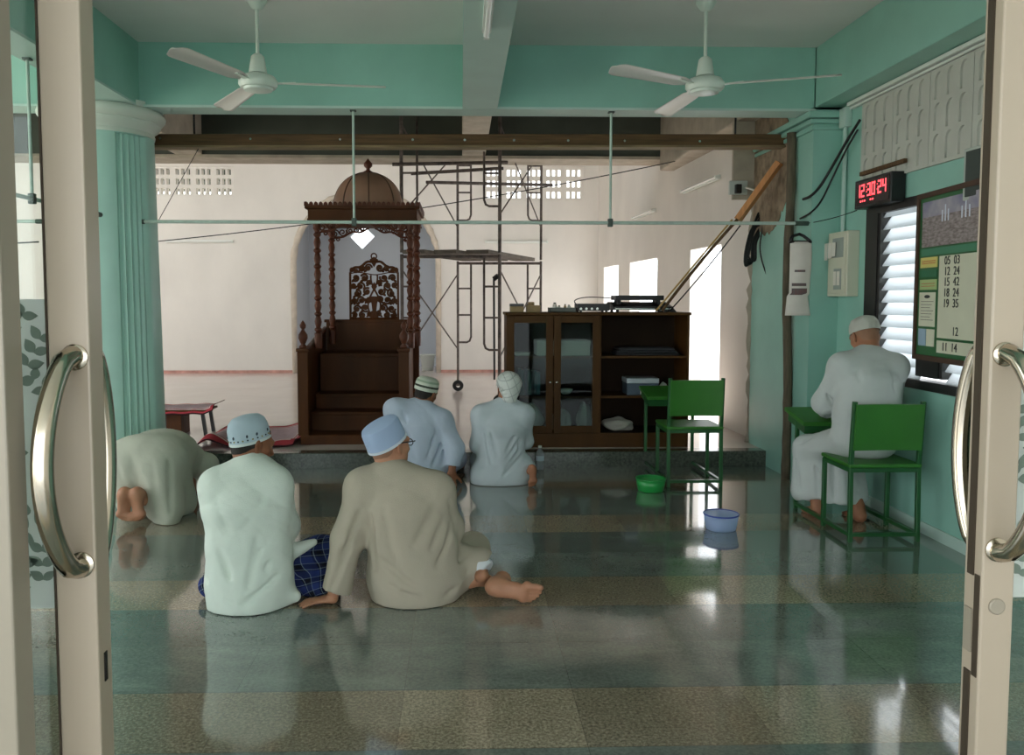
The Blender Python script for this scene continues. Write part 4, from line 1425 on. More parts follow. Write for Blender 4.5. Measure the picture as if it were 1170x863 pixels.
def crumple(name, label, cat, c, r3, m, seed, amp=0.3):
    rr_ = random.Random(seed)
    dirs = [(Vector((rr_.gauss(0, 1), rr_.gauss(0, 1), rr_.gauss(0, 1))), rr_.uniform(0, 6), rr_.uniform(3, 7)) for _ in range(14)]
    b = MB().blob((0, 0, 0), 1.0, 40, 24)
    for v in b.bm.verts:
        n = v.co.normalized()
        k = sum(math.sin(n.dot(d.normalized()) * f + p) for d, p, f in dirs) / 6
        k2 = 1 + amp * k
        q = n * k2
        v.co = Vector((c[0] + q.x * r3[0], c[1] + q.y * r3[1], max(c[2], c[2] + r3[2] * (q.z * 0.75 + 0.55))))
    return tag(b.build(name, m, smooth=True), label, cat)
M_bag = mat('white plastic bag', rgb(206, 206, 198), rough=0.45, var=0.06)
crumple('plastic_bag', 'crumpled white plastic bag at the cabinet bottom behind the left glass door', 'bag', (0.60, 7.45, 0.251), (0.12, 0.11, 0.17), M_bag, 3)
crumple('plastic_bag', 'pale plastic bag at the cabinet bottom, left one behind the right glass door', 'bag', (0.895, 7.46, 0.251), (0.085, 0.11, 0.15), M_bag, 5)
crumple('plastic_bag', 'pale plastic bag at the cabinet bottom, right one behind the right glass door', 'bag', (1.10, 7.47, 0.251), (0.062, 0.11, 0.19), M_bag, 9)
crumple('crumpled_cloth', 'crumpled grey white cloth on the bottom open shelf of the cabinet', 'cloth', (1.40, 7.44, 0.251), (0.125, 0.10, 0.085), mat('grey cloth', rgb(178, 174, 164), rough=0.9), 6, 0.34)
carton('storage_box', 'blue grey storage box with a white label on the middle open shelf', 1.46, 1.74, 7.33, 7.56, 0.576, 0.72, mat('blue grey plastic', rgb(70, 86, 100), rough=0.45), mat('pale lid', rgb(176, 186, 190), rough=0.4))
tag(MB().box(1.575, 1.68, 7.318, 7.326, 0.585, 0.66, 0.001).build('white_card', M_paper), 'white card propped against the blue grey storage box', 'card')
crumple('plastic_bag', 'small clear grey bag beside the storage box on the middle open shelf', 'bag', (1.795, 7.40, 0.576), (0.04, 0.05, 0.08), M_bag, 14)
t = thing('folded_mat', 'dark folded mat lying on the upper open shelf of the cabinet', 'mat', (1.62, 7.45, 0.926))
for k in range(3):
    MB().box(1.36 + 0.012 * k, 1.92 - 0.018 * k, 7.32 + 0.008 * k, 7.60, 0.926 + 0.022 * k, 0.947 + 0.022 * k, 0.009, seg=3).build('fold', mat('charcoal mat', rgb(34 + 8 * k, 34 + 8 * k, 38 + 8 * k), rough=0.9), t, smooth=False)
tag(MB().box(1.80, 1.95, 7.30, 7.45, 0.926, 0.938, 0.003).build('blue_folder', mat('blue folder', rgb(60, 96, 150), rough=0.5)), 'thin blue folder at the right end of the upper open shelf', 'folder') if False else None

# things on the cabinet
M_tan = mat('tan cardboard', rgb(150, 128, 92), rough=0.8, var=0.08)
carton('tan_box', 'small tan box with a black lid, leftmost on the cabinet top', 0.43, 0.545, 7.33, 7.45, CZ1, CZ1 + 0.072, M_tan, M_black)
t = carton('tan_box', 'small tan box second from the left on the cabinet top', 0.575, 0.69, 7.33, 7.46, CZ1, CZ1 + 0.058, M_tan)
tag(MB().lathe([(0.028, 0), (0.03, 0.004), (0.03, 0.022), (0.026, 0.028), (0.0, 0.03)], (0.615, 7.39, CZ1 + 0.0615), 20).build('tape_roll', mat('brown tape', rgb(140, 112, 70), rough=0.4), auto=True), 'small roll on top of the plain tan box', 'roll')
t = thing('grey_tray', 'grey tray holding small bottles on the cabinet top', 'tray', (0.9, 7.42, CZ1))
M_tray = mat('grey plastic', rgb(92, 96, 88), rough=0.5)
MB().box(0.775, 1.01, 7.32, 7.52, CZ1, CZ1 + 0.008, 0.002).build('tray_floor', M_tray, t)
MB().box(0.775, 1.01, 7.32, 7.328, CZ1, CZ1 + 0.04).box(0.775, 1.01, 7.512, 7.52, CZ1, CZ1 + 0.04).box(0.775, 0.783, 7.32, 7.52, CZ1, CZ1 + 0.04).box(1.002, 1.01, 7.32, 7.52, CZ1, CZ1 + 0.04).build('tray_rim', M_tray, t)
for k, (x, y, h, rr_) in enumerate(((0.825, 7.40, 0.075, 0.020), (0.868, 7.44, 0.05, 0.014), (0.915, 7.39, 0.06, 0.012), (0.955, 7.43, 0.055, 0.016))):
    t = thing('small_bottle', 'small bottle in the grey tray on the cabinet, %s from the left' % ('first', 'second', 'third', 'fourth')[k], 'bottle', (x, y, CZ1 + 0.008))
    MB().lathe([(rr_, 0.0), (rr_, h * 0.7), (rr_ * 0.5, h * 0.85), (rr_ * 0.5, h * 0.9)], (x, y, CZ1 + 0.009), 16).build('body', (M_paper, M_white, M_tan, M_white)[k], t, smooth=False, auto=True)
    MB().cyl((x, y, CZ1 + 0.009 + h * 0.88), (x, y, CZ1 + 0.01 + h), rr_ * 0.6, seg=12).build('cap', M_black, t, auto=True)
def amp():
    t = thing('amplifier', 'flat black amplifier between the tray and the larger mixer on the cabinet', 'amplifier', (1.17, 7.46, CZ1))
    MB().box(1.025, 1.30, 7.33, 7.60, CZ1 + 0.012, CZ1 + 0.075, 0.004).build('case', M_black, t)
    for x in (1.05, 1.275):
        for y in (7.36, 7.57):
            MB().cyl((x, y, CZ1), (x, y, CZ1 + 0.014), 0.012, seg=12).build('foot', M_cable, t)
    for k in range(4):
        MB().cyl((1.045 + 0.048 * k, 7.332, CZ1 + 0.03), (1.045 + 0.048 * k, 7.318, CZ1 + 0.03), 0.011, seg=14).build('knob', M_steel, t, auto=True)
amp()
tag(MB().sweep(smooth_path([(1.02, 7.4, CZ1 + 0.06), (1.0, 7.4, CZ1 + 0.10), (1.06, 7.4, CZ1 + 0.125), (1.16, 7.4, CZ1 + 0.132), (1.30, 7.40, CZ1 + 0.125), (1.345, 7.42, CZ1 + 0.12)]), 0.005, 6).build('patch_lead', M_cable, smooth=True), 'thin black lead arching over the flat amplifier', 'lead')
def mixer():
    t = thing('mixing_desk', 'large black sound mixer with a second slab stacked on it atop the cabinet', 'mixer', (1.58, 7.46, CZ1))
    Mx = frame((1.33, 0, 0), (0, 1, 0), (0, 0, 1))
    MB().prism([(7.31, CZ1 + 0.02), (7.66, CZ1 + 0.02), (7.66, CZ1 + 0.085), (7.58, CZ1 + 0.09), (7.31, CZ1 + 0.05)], Mx, 0.52).build('lower_case', M_black, t)
    MB().box(1.345, 1.835, 7.30, 7.312, CZ1 + 0.026, CZ1 + 0.036).build('silver_edge', M_steel, t)
    for x in (1.37, 1.80):
        for y in (7.35, 7.62):
            MB().cyl((x, y, CZ1), (x, y, CZ1 + 0.022), 0.014, seg=12).build('foot', M_cable, t)
    MB().box(1.36, 1.79, 7.38, 7.62, CZ1 + 0.105, CZ1 + 0.148, 0.006).build('upper_slab', M_black, t)
    for x in (1.40, 1.75):
        MB().box(x - 0.015, x + 0.015, 7.42, 7.60, CZ1 + 0.07, CZ1 + 0.108).build('spacer', M_cable, t)
    MB().prism([(0.0, 0.0), (0.11, 0.0), (0.07, 0.045), (0.0, 0.085)], frame((1.80, 7.60, CZ1), (1, 0, 0), (0, 0, 1)), 0.2).build('side_cheek', M_black, t)
mixer()


# ------------------------------------------------------------------ green steel chairs with an attached desk
def desk_chair():
    t = thing('desk_chair', '', 'chair', (0, 0, 0))
    R = 0.0125
    def leg(pts, name='leg', par=None):
        b = MB()
        for a, c in zip(pts, pts[1:]):
            b.bar(a, c, 0.025, 0.025, upv=(0, 1, 0), bevel=0.003)
        return b.build(name, M_green, t)
    for x in (-0.2, 0.2):
        leg([(x, 0.0, 0.0), (x, 0.012, 0.45), (x, -0.02, 0.83)], 'rear_leg')
        leg([(x, 0.36, 0.0), (x, 0.36, 0.43)], 'front_leg')
    fr = MB()
    for z in (0.425,):
        fr.bar((-0.2, 0.01, z), (-0.2, 0.36, z), 0.025).bar((0.2, 0.01, z), (0.2, 0.36, z), 0.025).bar((-0.2, 0.36, z), (0.2, 0.36, z), 0.025).bar((-0.2, 0.012, z), (0.2, 0.012, z), 0.025)
    fr.build('seat_frame', M_green, t)
    for x in (-0.2, 0.2):
        MB().bar((x, 0.0, 0.045), (x, 0.80, 0.035), 0.022, 0.022).build('floor_rail', M_green, t)
    MB().bar((-0.2, 0.0, 0.045), (0.2, 0.0, 0.045), 0.022, 0.022).build('rear_stretcher', M_green, t)
    MB().bar((-0.2, 0.80, 0.12), (0.2, 0.80, 0.12), 0.022, 0.022).build('desk_stretcher', M_green, t)
    # seat: a bevelled board dished a little
    MB().box(-0.215, 0.215, -0.005, 0.385, 0.438, 0.462, 0.008, seg=3).build('seat', M_greenp, t)
    def f(u, v):
        x = (u - 0.5) * 0.40
        z = 0.545 + 0.27 * v
        y = 0.006 - 0.035 * (z - 0.45) / 0.38 - 0.018 * (1 - (2 * u - 1) ** 2) * -1 + 0.0
        return Vector((x, y, z))
    MB().grid(f, 16, 8).thicken(0.018).build('backrest', M_greenp, t, auto=True)
    for x in (-0.2, 0.2):
        leg([(x, 0.80, 0.0), (x, 0.80, 0.60)], 'desk_leg')
    M = Matrix.Translation((0, 0.64, 0.585)) @ Matrix.Rotation(rad(10), 4, 'X')
    MB().box(-0.225, 0.225, 0.0, 0.34, 0.0, 0.03, 0.006, M).build('desk_top', M_greenp, t)
    MB().box(-0.21, 0.21, 0.01, 0.30, -0.055, -0.002, 0.004, M).build('book_tray', M_green, t)
    return t
c1 = desk_chair()
c1['label'] = 'empty green steel desk chair standing in front of the wide cabinet'
c2 = copy_tree(c1)
c2['label'] = 'green steel desk chair by the right wall with a man in white on it'
for c, loc in ((c1, (1.762, 6.235, 0)), (c2, (2.470, 4.775, 0))):
    c.location = loc
    c['group'] = 'green steel desk chairs'


# ------------------------------------------------------------------ basins, bottle, rug, low table
M_bgreen = mat('green plastic', rgb(40, 150, 70), rough=0.3)
M_bblue = film_mat('translucent blue plastic', (0.62, 0.74, 0.98, 1), 0.25)
M_bblue2 = mat('blue plastic rim', rgb(60, 84, 170), rough=0.3)
def basin(name, label, x, y, r, h, m, rimm):
    t = thing(name, label, 'basin', (x, y, 0))
    MB().lathe([(0.0, 0.004), (r * 0.78, 0.004), (r * 0.80, 0.0), (r * 0.84, 0.006), (r * 0.92, h * 0.5), (r * 0.97, h), (r * 0.95, h), (r * 0.895, h * 0.5), (r * 0.80, 0.012), (0.0, 0.010)],
               (x, y, 0), 48, None, False, False).build('bowl', m, t, smooth=True)
    MB().lathe([(r * 0.95, h - 0.004), (r * 1.0, h - 0.004), (r * 1.015, h + 0.001), (r * 1.0, h + 0.006), (r * 0.95, h + 0.004)], (x, y, 0), 48, None, False, False).build('rim', rimm, t, smooth=True)
basin('plastic_basin', 'green plastic basin on the floor beside the empty green desk chair', 1.405, 6.13, 0.112, 0.092, M_bgreen, M_bgreen)
basin('plastic_basin', 'translucent blue plastic basin alone on the polished floor', 1.605, 5.08, 0.108, 0.095, M_bblue, M_bblue2)
M_clear = film_mat('clear bottle plastic', (0.80, 0.86, 0.88, 1), 0.62)
t = thing('water_bottle', 'clear plastic water bottle on the floor right of the man in the checked head wrap', 'bottle', (0.655, 6.93, 0))
MB().lathe([(0.030, 0.0), (0.034, 0.006), (0.034, 0.05), (0.031, 0.06), (0.034, 0.07), (0.034, 0.13), (0.026, 0.155), (0.013, 0.172), (0.013, 0.185)], (0.655, 6.93, 0.0), 24).build('body', M_clear, t, smooth=True)
MB().cyl((0.655, 6.93, 0.183), (0.655, 6.93, 0.20), 0.015, seg=16).build('cap', M_white, t, auto=True)
MB().lathe([(0.0347, 0.075), (0.0347, 0.118)], (0.655, 6.93, 0), 24, None, False, False).build('label_wrap', mat('pale wrap', rgb(190, 206, 214), rough=0.4), t, smooth=True)


def rug_material():
    m = bpy.data.materials.new('red bordered prayer rug')
    m.use_nodes = True
    nt = m.node_tree
    N, L = nt.nodes.new, nt.links.new
    p = nt.nodes['Principled BSDF']
    p.inputs['Roughness'].default_value = 0.95
    uv = N('ShaderNodeUVMap')
    sep = N('ShaderNodeSeparateXYZ')
    L(uv.outputs[0], sep.inputs[0])
    def mth(op, a, b=None):
        n = N('ShaderNodeMath'); n.operation = op
        for i, v in enumerate((a, b)):
            if v is None: continue
            if isinstance(v, (int, float)): n.inputs[i].default_value = v
            else: L(v, n.inputs[i])
        return n.outputs[0]
    def edge(o):
        return mth('SUBTRACT', 0.5, mth('ABSOLUTE', mth('SUBTRACT', o, 0.5)))
    d = mth('MINIMUM', mth('MULTIPLY', edge(sep.outputs[0]), 1.4), edge(sep.outputs[1]))
    r = N('ShaderNodeValToRGB')
    r.color_ramp.interpolation = 'CONSTANT'
    els = [(0.0, rgb(60, 28, 32)), (0.015, rgb(186, 62, 72)), (0.075, rgb(222, 204, 198)), (0.10, rgb(176, 70, 80)), (0.125, rgb(216, 202, 202)), (0.15, rgb(200, 176, 182))]
    while len(r.color_ramp.elements) < len(els): r.color_ramp.elements.new(0.5)
    for e, (q, c) in zip(r.color_ramp.elements, els):
        e.position = q; e.color = c
    L(d, r.inputs[0])
    v = N('ShaderNodeTexVoronoi'); v.inputs['Scale'].default_value = 22
    L(uv.outputs[0], v.inputs['Vector'])
    mx = N('ShaderNodeMix'); mx.data_type = 'RGBA'; mx.blend_type = 'MULTIPLY'; mx.inputs[0].default_value = 0.3
    cr = N('ShaderNodeValToRGB'); L(v.outputs['Distance'], cr.inputs[0])
    cr.color_ramp.elements[0].color = (0.5, 0.4, 0.42, 1); cr.color_ramp.elements[1].color = (1, 1, 1, 1)
    L(r.outputs[0], mx.inputs[6]); L(cr.outputs[0], mx.inputs[7])
    L(mx.outputs[2], p.inputs['Base Color'])
    return m
M_rug = rug_material()


def sheet(fn, nu, nv, th):
    """a cloth with the same UVs on both faces and a closed edge"""
    b = MB()
    uvl = b.bm.loops.layers.uv.new('UVMap')
    L = []
    for k in (0, 1):
        L.append([[b.bm.verts.new(fn(i / (nu - 1), j / (nv - 1)) - Vector((0, 0, th * k))) for j in range(nv)] for i in range(nu)])
    def face(vs, uv):
        f = b.bm.faces.new(vs)
        for lp, (a, c) in zip(f.loops, uv):
            lp[uvl].uv = (a / (nu - 1), c / (nv - 1))
    for i in range(nu - 1):
        for j in range(nv - 1):
            q = ((i, j), (i + 1, j), (i + 1, j + 1), (i, j + 1))
            face([L[0][a][c] for a, c in q], q)
            face([L[1][a][c] for a, c in q[::-1]], q[::-1])
    rim = [(i, 0) for i in range(nu)] + [(nu - 1, j) for j in range(1, nv)] + [(i, nv - 1) for i in range(nu - 2, -1, -1)] + [(0, j) for j in range(nv - 2, 0, -1)]
    for p, q in zip(rim, rim[1:] + rim[:1]):
        face([L[0][p[0]][p[1]], L[1][p[0]][p[1]], L[1][q[0]][q[1]], L[0][q[0]][q[1]]], (p, p, q, q))
    return b


def rug_fn(u, v):
    x = -2.32 + 0.85 * u + 0.02 * math.sin(3 * v)
    y = 7.27 + 1.22 * v + 0.10 * (u - 0.5)
    z = 0.140 + 0.035 * max(0, math.sin(u * 7 + v * 2)) ** 2 + 0.05 * math.exp(-((u - 0.12) / 0.10) ** 2) * (1 - v) + 0.045 * math.exp(-((v - 0.10) / 0.06) ** 2) * max(0, math.sin(u * 9))
    return Vector((x, y, z))
tag(sheet(rug_fn, 50, 50, 0.008).build('prayer_rug', M_rug, smooth=True), 'rumpled prayer rug with a red border on the platform left of the pulpit', 'rug')

def low_table():
    t = thing('low_table', 'low table under a red edged patterned cloth on the platform beside the column', 'table', (-2.68, 8.1, 0.126))
    MB().box(-2.95, -2.40, 7.95, 8.30, 0.355, 0.375, 0.004).build('table_top', M_wood, t)
    for x in (-2.90, -2.46):
        for y in (8.0, 8.25):
            MB().bar((x + (0.03 if x > -2.6 else -0.0), y, 0.126), (x, y, 0.357), 0.03, 0.03, upv=(0, 1, 0)).build('leg', M_dkwood, t)
    MB().box(-2.80, -2.66, 8.0, 8.25, 0.126, 0.357, 0.004).build('middle_support', M_wood, t)
    b = sheet(lambda u, v: Vector((-2.98 + 0.64 * u, 7.93 + 0.40 * v, 0.383 + 0.012 * u - 0.05 * max(0, (0.12 - v) / 0.12) + (0.03 * (u - 0.85) / 0.15 if u > 0.85 else 0) + 0.004 * math.sin(u * 20))), 40, 20, 0.006).build('cloth', M_rug, None, smooth=True)
    tag(b, 'red edged cloth spread over the low table beside the column', 'cloth')
low_table()

# ------------------------------------------------------------------ people: smooth distance-field bodies and clothes
def V3(*p):
    return np.array(p, dtype=np.float64)


class SDF:
    """a union of rounded shapes blended smoothly, turned into one closed mesh by surface nets"""

    def __init__(s, k=0.03):
        s.k = k
        s.ops = []

    def cap(s, a, b, ra, rb=None, k=None, lat=None, sl=1.0, clip=None, sub=False):
        rb = ra if rb is None else rb
        s.ops.append(dict(t='cap', a=V3(*a), b=V3(*b), ra=ra, rb=rb, k=s.k if k is None else k,
                          lat=None if lat is None else V3(*lat) / np.linalg.norm(V3(*lat)), sl=sl, clip=clip or [], sub=sub))
        return s

    def ell(s, c, r, R=None, k=None, clip=None, sub=False):
        s.ops.append(dict(t='ell', c=V3(*c), r=V3(*r), R=np.eye(3) if R is None else np.array(R), k=s.k if k is None else k,
                          clip=clip or [], sub=sub))
        return s

    def chain(s, pts, rs, **kw):
        for (a, b, ra, rb) in zip(pts, pts[1:], rs, rs[1:]):
            s.cap(a, b, ra, rb, **kw)
        return s

    def _bb(s, o):
        if o['t'] == 'cap':
            m = max(o['ra'], o['rb']) * max(1.0, o['sl'])
            return np.minimum(o['a'], o['b']) - m, np.maximum(o['a'], o['b']) + m
        m = o['r'].max()
        return o['c'] - m, o['c'] + m

    def mesh(s, name, h, grooves=(), noise=0.0, nscale=9.0, seed=0, floor=None):
        bbs = [s._bb(o) for o in s.ops if not o['sub']]
        lo = np.min([b[0] for b in bbs], 0) - 4 * h
        hi = np.max([b[1] for b in bbs], 0) + 4 * h
        n = np.ceil((hi - lo) / h).astype(int) + 1
        D = np.full(n, 0.5, dtype=np.float32)
        ax = [lo[i] + h * np.arange(n[i]) for i in range(3)]
        for o in s.ops:
            b0, b1 = s._bb(o)
            pad = o['k'] * 1.2 + 3 * h
            i0 = np.clip(np.floor((b0 - pad - lo) / h).astype(int), 0, n - 1)
            i1 = np.clip(np.ceil((b1 + pad - lo) / h).astype(int) + 1, 1, n)
            if np.any(i1 <= i0):
                continue
            sl = tuple(slice(i0[i], i1[i]) for i in range(3))
            X = ax[0][sl[0]][:, None, None]
            Y = ax[1][sl[1]][None, :, None]
            Z = ax[2][sl[2]][None, None, :]
            if o['t'] == 'cap':
                ba = o['b'] - o['a']
                L2 = float(ba @ ba) + 1e-12
                px, py, pz = X - o['a'][0], Y - o['a'][1], Z - o['a'][2]
                t = np.clip((px * ba[0] + py * ba[1] + pz * ba[2]) / L2, 0, 1)
                qx, qy, qz = px - t * ba[0], py - t * ba[1], pz - t * ba[2]
                q2 = qx * qx + qy * qy + qz * qz
                if o['lat'] is not None:
                    ql = qx * o['lat'][0] + qy * o['lat'][1] + qz * o['lat'][2]
                    q2 = q2 - ql * ql + (ql / o['sl']) ** 2
                d = np.sqrt(np.maximum(q2, 0)) - (o['ra'] + (o['rb'] - o['ra']) * t)
            else:
                px, py, pz = X - o['c'][0], Y - o['c'][1], Z - o['c'][2]
                R = o['R']
                u = (px * R[0, 0] + py * R[1, 0] + pz * R[2, 0]) / o['r'][0]
                v = (px * R[0, 1] + py * R[1, 1] + pz * R[2, 1]) / o['r'][1]
                w = (px * R[0, 2] + py * R[1, 2] + pz * R[2, 2]) / o['r'][2]
                k0 = np.sqrt(u * u + v * v + w * w)
                k1 = np.sqrt((u / o['r'][0]) ** 2 + (v / o['r'][1]) ** 2 + (w / o['r'][2]) ** 2) + 1e-9
                d = k0 * (k0 - 1.0) / k1
            for (pt, nr) in o['clip']:
                nr = V3(*nr) / np.linalg.norm(V3(*nr))
                d = np.maximum(d, (X - pt[0]) * nr[0] + (Y - pt[1]) * nr[1] + (Z - pt[2]) * nr[2])
            d = d.astype(np.float32)
            A = D[sl]
            k = o['k']
            if o['sub']:
                if k > 0:
                    hh = np.clip(0.5 - 0.5 * (A + d) / k, 0, 1)
                    A = A * (1 - hh) - d * hh + k * hh * (1 - hh)
                else:
                    A = np.maximum(A, -d)
            elif k > 0:
                hh = np.clip(0.5 + 0.5 * (A - d) / k, 0, 1)
                A = A * (1 - hh) + d * hh - k * hh * (1 - hh)
            else:
                A = np.minimum(A, d)
            D[sl] = A
        if len(grooves) or noise > 0:
            idx = np.nonzero(np.abs(D) < 0.05)
            P = np.stack([ax[0][idx[0]], ax[1][idx[1]], ax[2][idx[2]]], 1)
            add = np.zeros(len(P))
            if noise > 0:
                rr = np.random.RandomState(seed)
                for q in range(10):
                    dv = rr.normal(size=3)
                    dv /= np.linalg.norm(dv)
                    f = nscale * rr.uniform(0.6, 2.0)
                    add += noise * 0.45 * np.sin(P @ dv * f + rr.uniform(0, 6.28) + 1.2 * np.sin(P @ np.roll(dv, 1) * f * 0.6))
            if noise > 0:
                for q in range(6):
                    dv = rr.normal(size=3)
                    dv /= np.linalg.norm(dv)
                    f = nscale * rr.uniform(2.4, 4.0)
                    w = np.abs(np.sin(P @ dv * f + 2.0 * np.sin(P @ np.roll(dv, 2) * f * 0.35)))
                    add += noise * 0.22 * (1 - w) ** 2
            for (a, b, rad_, dep) in grooves:
                a, b = V3(*a), V3(*b)
                ba = b - a
                t = np.clip(((P - a) @ ba) / (ba @ ba), 0, 1)
                e = P - a - t[:, None] * ba
                dist = np.sqrt((e * e).sum(1))
                taper = np.sin(np.pi * np.clip(t * 0.9 + 0.05, 0, 1)) ** 0.5
                add += GROOVE * dep * taper * np.exp(-(dist / rad_) ** 2)
            D[idx] += add.astype(np.float32)
        if floor is not None:
            zz = (floor - ax[2])[None, None, :].astype(np.float32)
            D = np.maximum(D, zz)
        return nets(name, D, lo, h)


def nets(name, D, lo, h):
    """surface nets"""
    n = np.array(D.shape)
    S = D < 0
    c = [(i, j, k) for i in (0, 1) for j in (0, 1) for k in (0, 1)]
    def sub(A, o):
        return A[o[0]:n[0] - 1 + o[0], o[1]:n[1] - 1 + o[1], o[2]:n[2] - 1 + o[2]]
    cnt = np.zeros(n - 1, dtype=np.int8)
    for o in c:
        cnt += sub(S, o)
    act = (cnt > 0) & (cnt < 8)
    idx = np.stack(np.nonzero(act), 1)
    m = len(idx)
    vid = np.full(n - 1, -1, dtype=np.int64)
    vid[tuple(idx.T)] = np.arange(m)
    acc = np.zeros((m, 3))
    num = np.zeros(m)
    vals = {o: D[idx[:, 0] + o[0], idx[:, 1] + o[1], idx[:, 2] + o[2]].astype(np.float64) for o in c}
    for o in c:
        for axis in range(3):
            if o[axis] == 0:
                p = list(o)
                p[axis] = 1
                a, b = vals[o], vals[tuple(p)]
                cr = (a < 0) != (b < 0)
                t = np.where(cr, a / np.where(np.abs(a - b) < 1e-12, 1, a - b), 0)
                pos = np.tile(np.array(o, float), (m, 1))
                pos[:, axis] += t
                acc[cr] += pos[cr]
                num[cr] += 1
    co = lo + h * (idx + acc / num[:, None])
    faces = []
    for axis in range(3):
        u, v = (axis + 1) % 3, (axis + 2) % 3
        s0 = [slice(1, n[i] - 1) for i in range(3)]
        s0[axis] = slice(0, n[axis] - 1)
        s1 = list(s0)
        s1[axis] = slice(1, n[axis])
        A, B = S[tuple(s0)], S[tuple(s1)]
        for flip in (False, True):
            e = np.stack(np.nonzero((A & ~B) if not flip else (~A & B)), 1)
            if not len(e):
                continue
            base = e.copy()
            base[:, u] += 1
            base[:, v] += 1
            q = []
            for du, dv in ((-1, -1), (0, -1), (0, 0), (-1, 0)):
                p = base.copy()
                p[:, u] += du
                p[:, v] += dv
                q.append(vid[p[:, 0], p[:, 1], p[:, 2]])
            q = np.stack(q, 1)
            faces.append(q[:, ::-1] if flip else q)
    F = np.concatenate(faces)
    F = F[(F >= 0).all(1)]
    me = bpy.data.meshes.new(name)
    me.vertices.add(m)
    me.vertices.foreach_set('co', co.ravel())
    me.loops.add(len(F) * 4)
    me.loops.foreach_set('vertex_index', F.ravel())
    me.polygons.add(len(F))
    me.polygons.foreach_set('loop_start', np.arange(len(F)) * 4)
    me.polygons.foreach_set('loop_total', np.full(len(F), 4))
    me.update(calc_edges=True)
    return me


def nrm(v):
    v = np.array(v, float)
    return v / (np.linalg.norm(v) + 1e-12)


def rot(yaw=0, pitch=0, roll=0):
    """head turn: yaw to the left +, pitch up +, roll to the right +"""
    return np.array((Matrix.Rotation(rad(yaw), 3, 'Z') @ Matrix.Rotation(rad(pitch), 3, 'X') @ Matrix.Rotation(rad(roll), 3, 'Y')))


def add_head(S, c, R, neck, sc=1.0):
    """skull, jaw, brow, nose, sockets, lids, lips, chin, ears and neck"""
    c = V3(*c)
    def w(*p):
        return c + R @ (np.array(p) * sc)
    def e(p, r, Q=None, k=0.02, sub=False):
        S.ell(w(*p), np.array(r) * sc, R if Q is None else R @ Q, k=k * sc, sub=sub)
    e((0, -0.008, 0.028), (0.076, 0.095, 0.086))
    e((0, 0.032, -0.030), (0.061, 0.066, 0.074), k=0.03)
    e((0, 0.058, -0.082), (0.034, 0.030, 0.024), k=0.03)
    for s in (-1, 1):
        e((s * 0.044, 0.052, -0.022), (0.022, 0.026, 0.020), k=0.02)
        e((s * 0.048, 0.012, -0.066), (0.020, 0.034, 0.026), k=0.03)
    S.cap(w(-0.040, 0.080, 0.020), w(0.040, 0.080, 0.020), 0.013 * sc, k=0.015)
    for s in (-1, 1):
        e((s * 0.031, 0.094, -0.001), (0.016, 0.013, 0.011), k=0.010, sub=True)
        e((s * 0.031, 0.078, -0.001), (0.0125, 0.0125, 0.0115), k=0.003)
        S.cap(w(s * 0.031 - 0.013, 0.0885, 0.007), w(s * 0.031 + 0.013, 0.0885, 0.007), 0.0035 * sc, k=0.004)
    S.cap(w(0, 0.090, 0.010), w(0, 0.113, -0.034), 0.0085 * sc, 0.0125 * sc, k=0.012)
    for s in (-1, 1):
        e((s * 0.012, 0.100, -0.038), (0.009, 0.011, 0.008), k=0.008)
    S.cap(w(-0.021, 0.088, -0.060), w(0.021, 0.088, -0.060), 0.0062 * sc, k=0.006)
    S.cap(w(-0.017, 0.087, -0.070), w(0.017, 0.087, -0.070), 0.0066 * sc, k=0.006)
    for s in (-1, 1):
        Q = np.array(Matrix.Rotation(s * 0.35, 3, 'Z') @ Matrix.Rotation(0.15, 3, 'X'))
        e((s * 0.080, -0.006, -0.010), (0.0085, 0.021, 0.033), Q, k=0.008)
        e((s * 0.088, 0.000, -0.006), (0.006, 0.011, 0.018), Q, k=0.005, sub=True)
    S.cap(w(0, -0.030, -0.045), neck, 0.056 * sc, 0.062 * sc, k=0.03)
    S.cap(w(0, 0.010, -0.070), V3(*neck) + V3(0, 0.02, 0), 0.046 * sc, 0.055 * sc, k=0.03)


def add_hand(S, wrist, fwd, palm, side, curl=0.35, spread=1.0, thumb=0.8):
    """palm, four fingers of different lengths with knuckle bends, and a thumb from the side of the palm"""
    f = nrm(fwd)
    p = np.array(palm, float)
    p = nrm(p - f * (p @ f))
    lat = np.cross(f, p) * side
    w = V3(*wrist)
    S.cap(w, w + f * 0.082, 0.0155, 0.0135, k=0.012, lat=lat, sl=2.35)
    for i, (L, r) in enumerate(zip((0.070, 0.078, 0.072, 0.057), (0.0092, 0.0095, 0.009, 0.008))):
        q = w + f * (0.088 - 0.004 * abs(i - 1.2)) + lat * (i - 1.5) * 0.0195
        d = nrm(f + lat * (i - 1.5) * 0.10 * spread)
        a = curl * 0.55
        for seg, fr_ in enumerate((0.46, 0.30, 0.24)):
            dd = nrm(d * math.cos(a) + p * math.sin(a))
            q2 = q + dd * L * fr_
            S.cap(q, q2, r * (1 - 0.09 * seg), r * (0.92 - 0.09 * seg), k=0.004)
            q = q2
            a += curl
    q = w + f * 0.022 - lat * 0.028
    d = nrm(f * 0.75 - lat * thumb + p * 0.25)
    S.cap(w + f * 0.015 - lat * 0.012, q + d * 0.022, 0.016, 0.0135, k=0.012)
    S.cap(q + d * 0.02, q + d * 0.052, 0.0125, 0.0105, k=0.006)
    d2 = nrm(d * 0.85 + f * 0.5)
    S.cap(q + d * 0.052, q + d * 0.052 + d2 * 0.028, 0.0105, 0.0085, k=0.005)


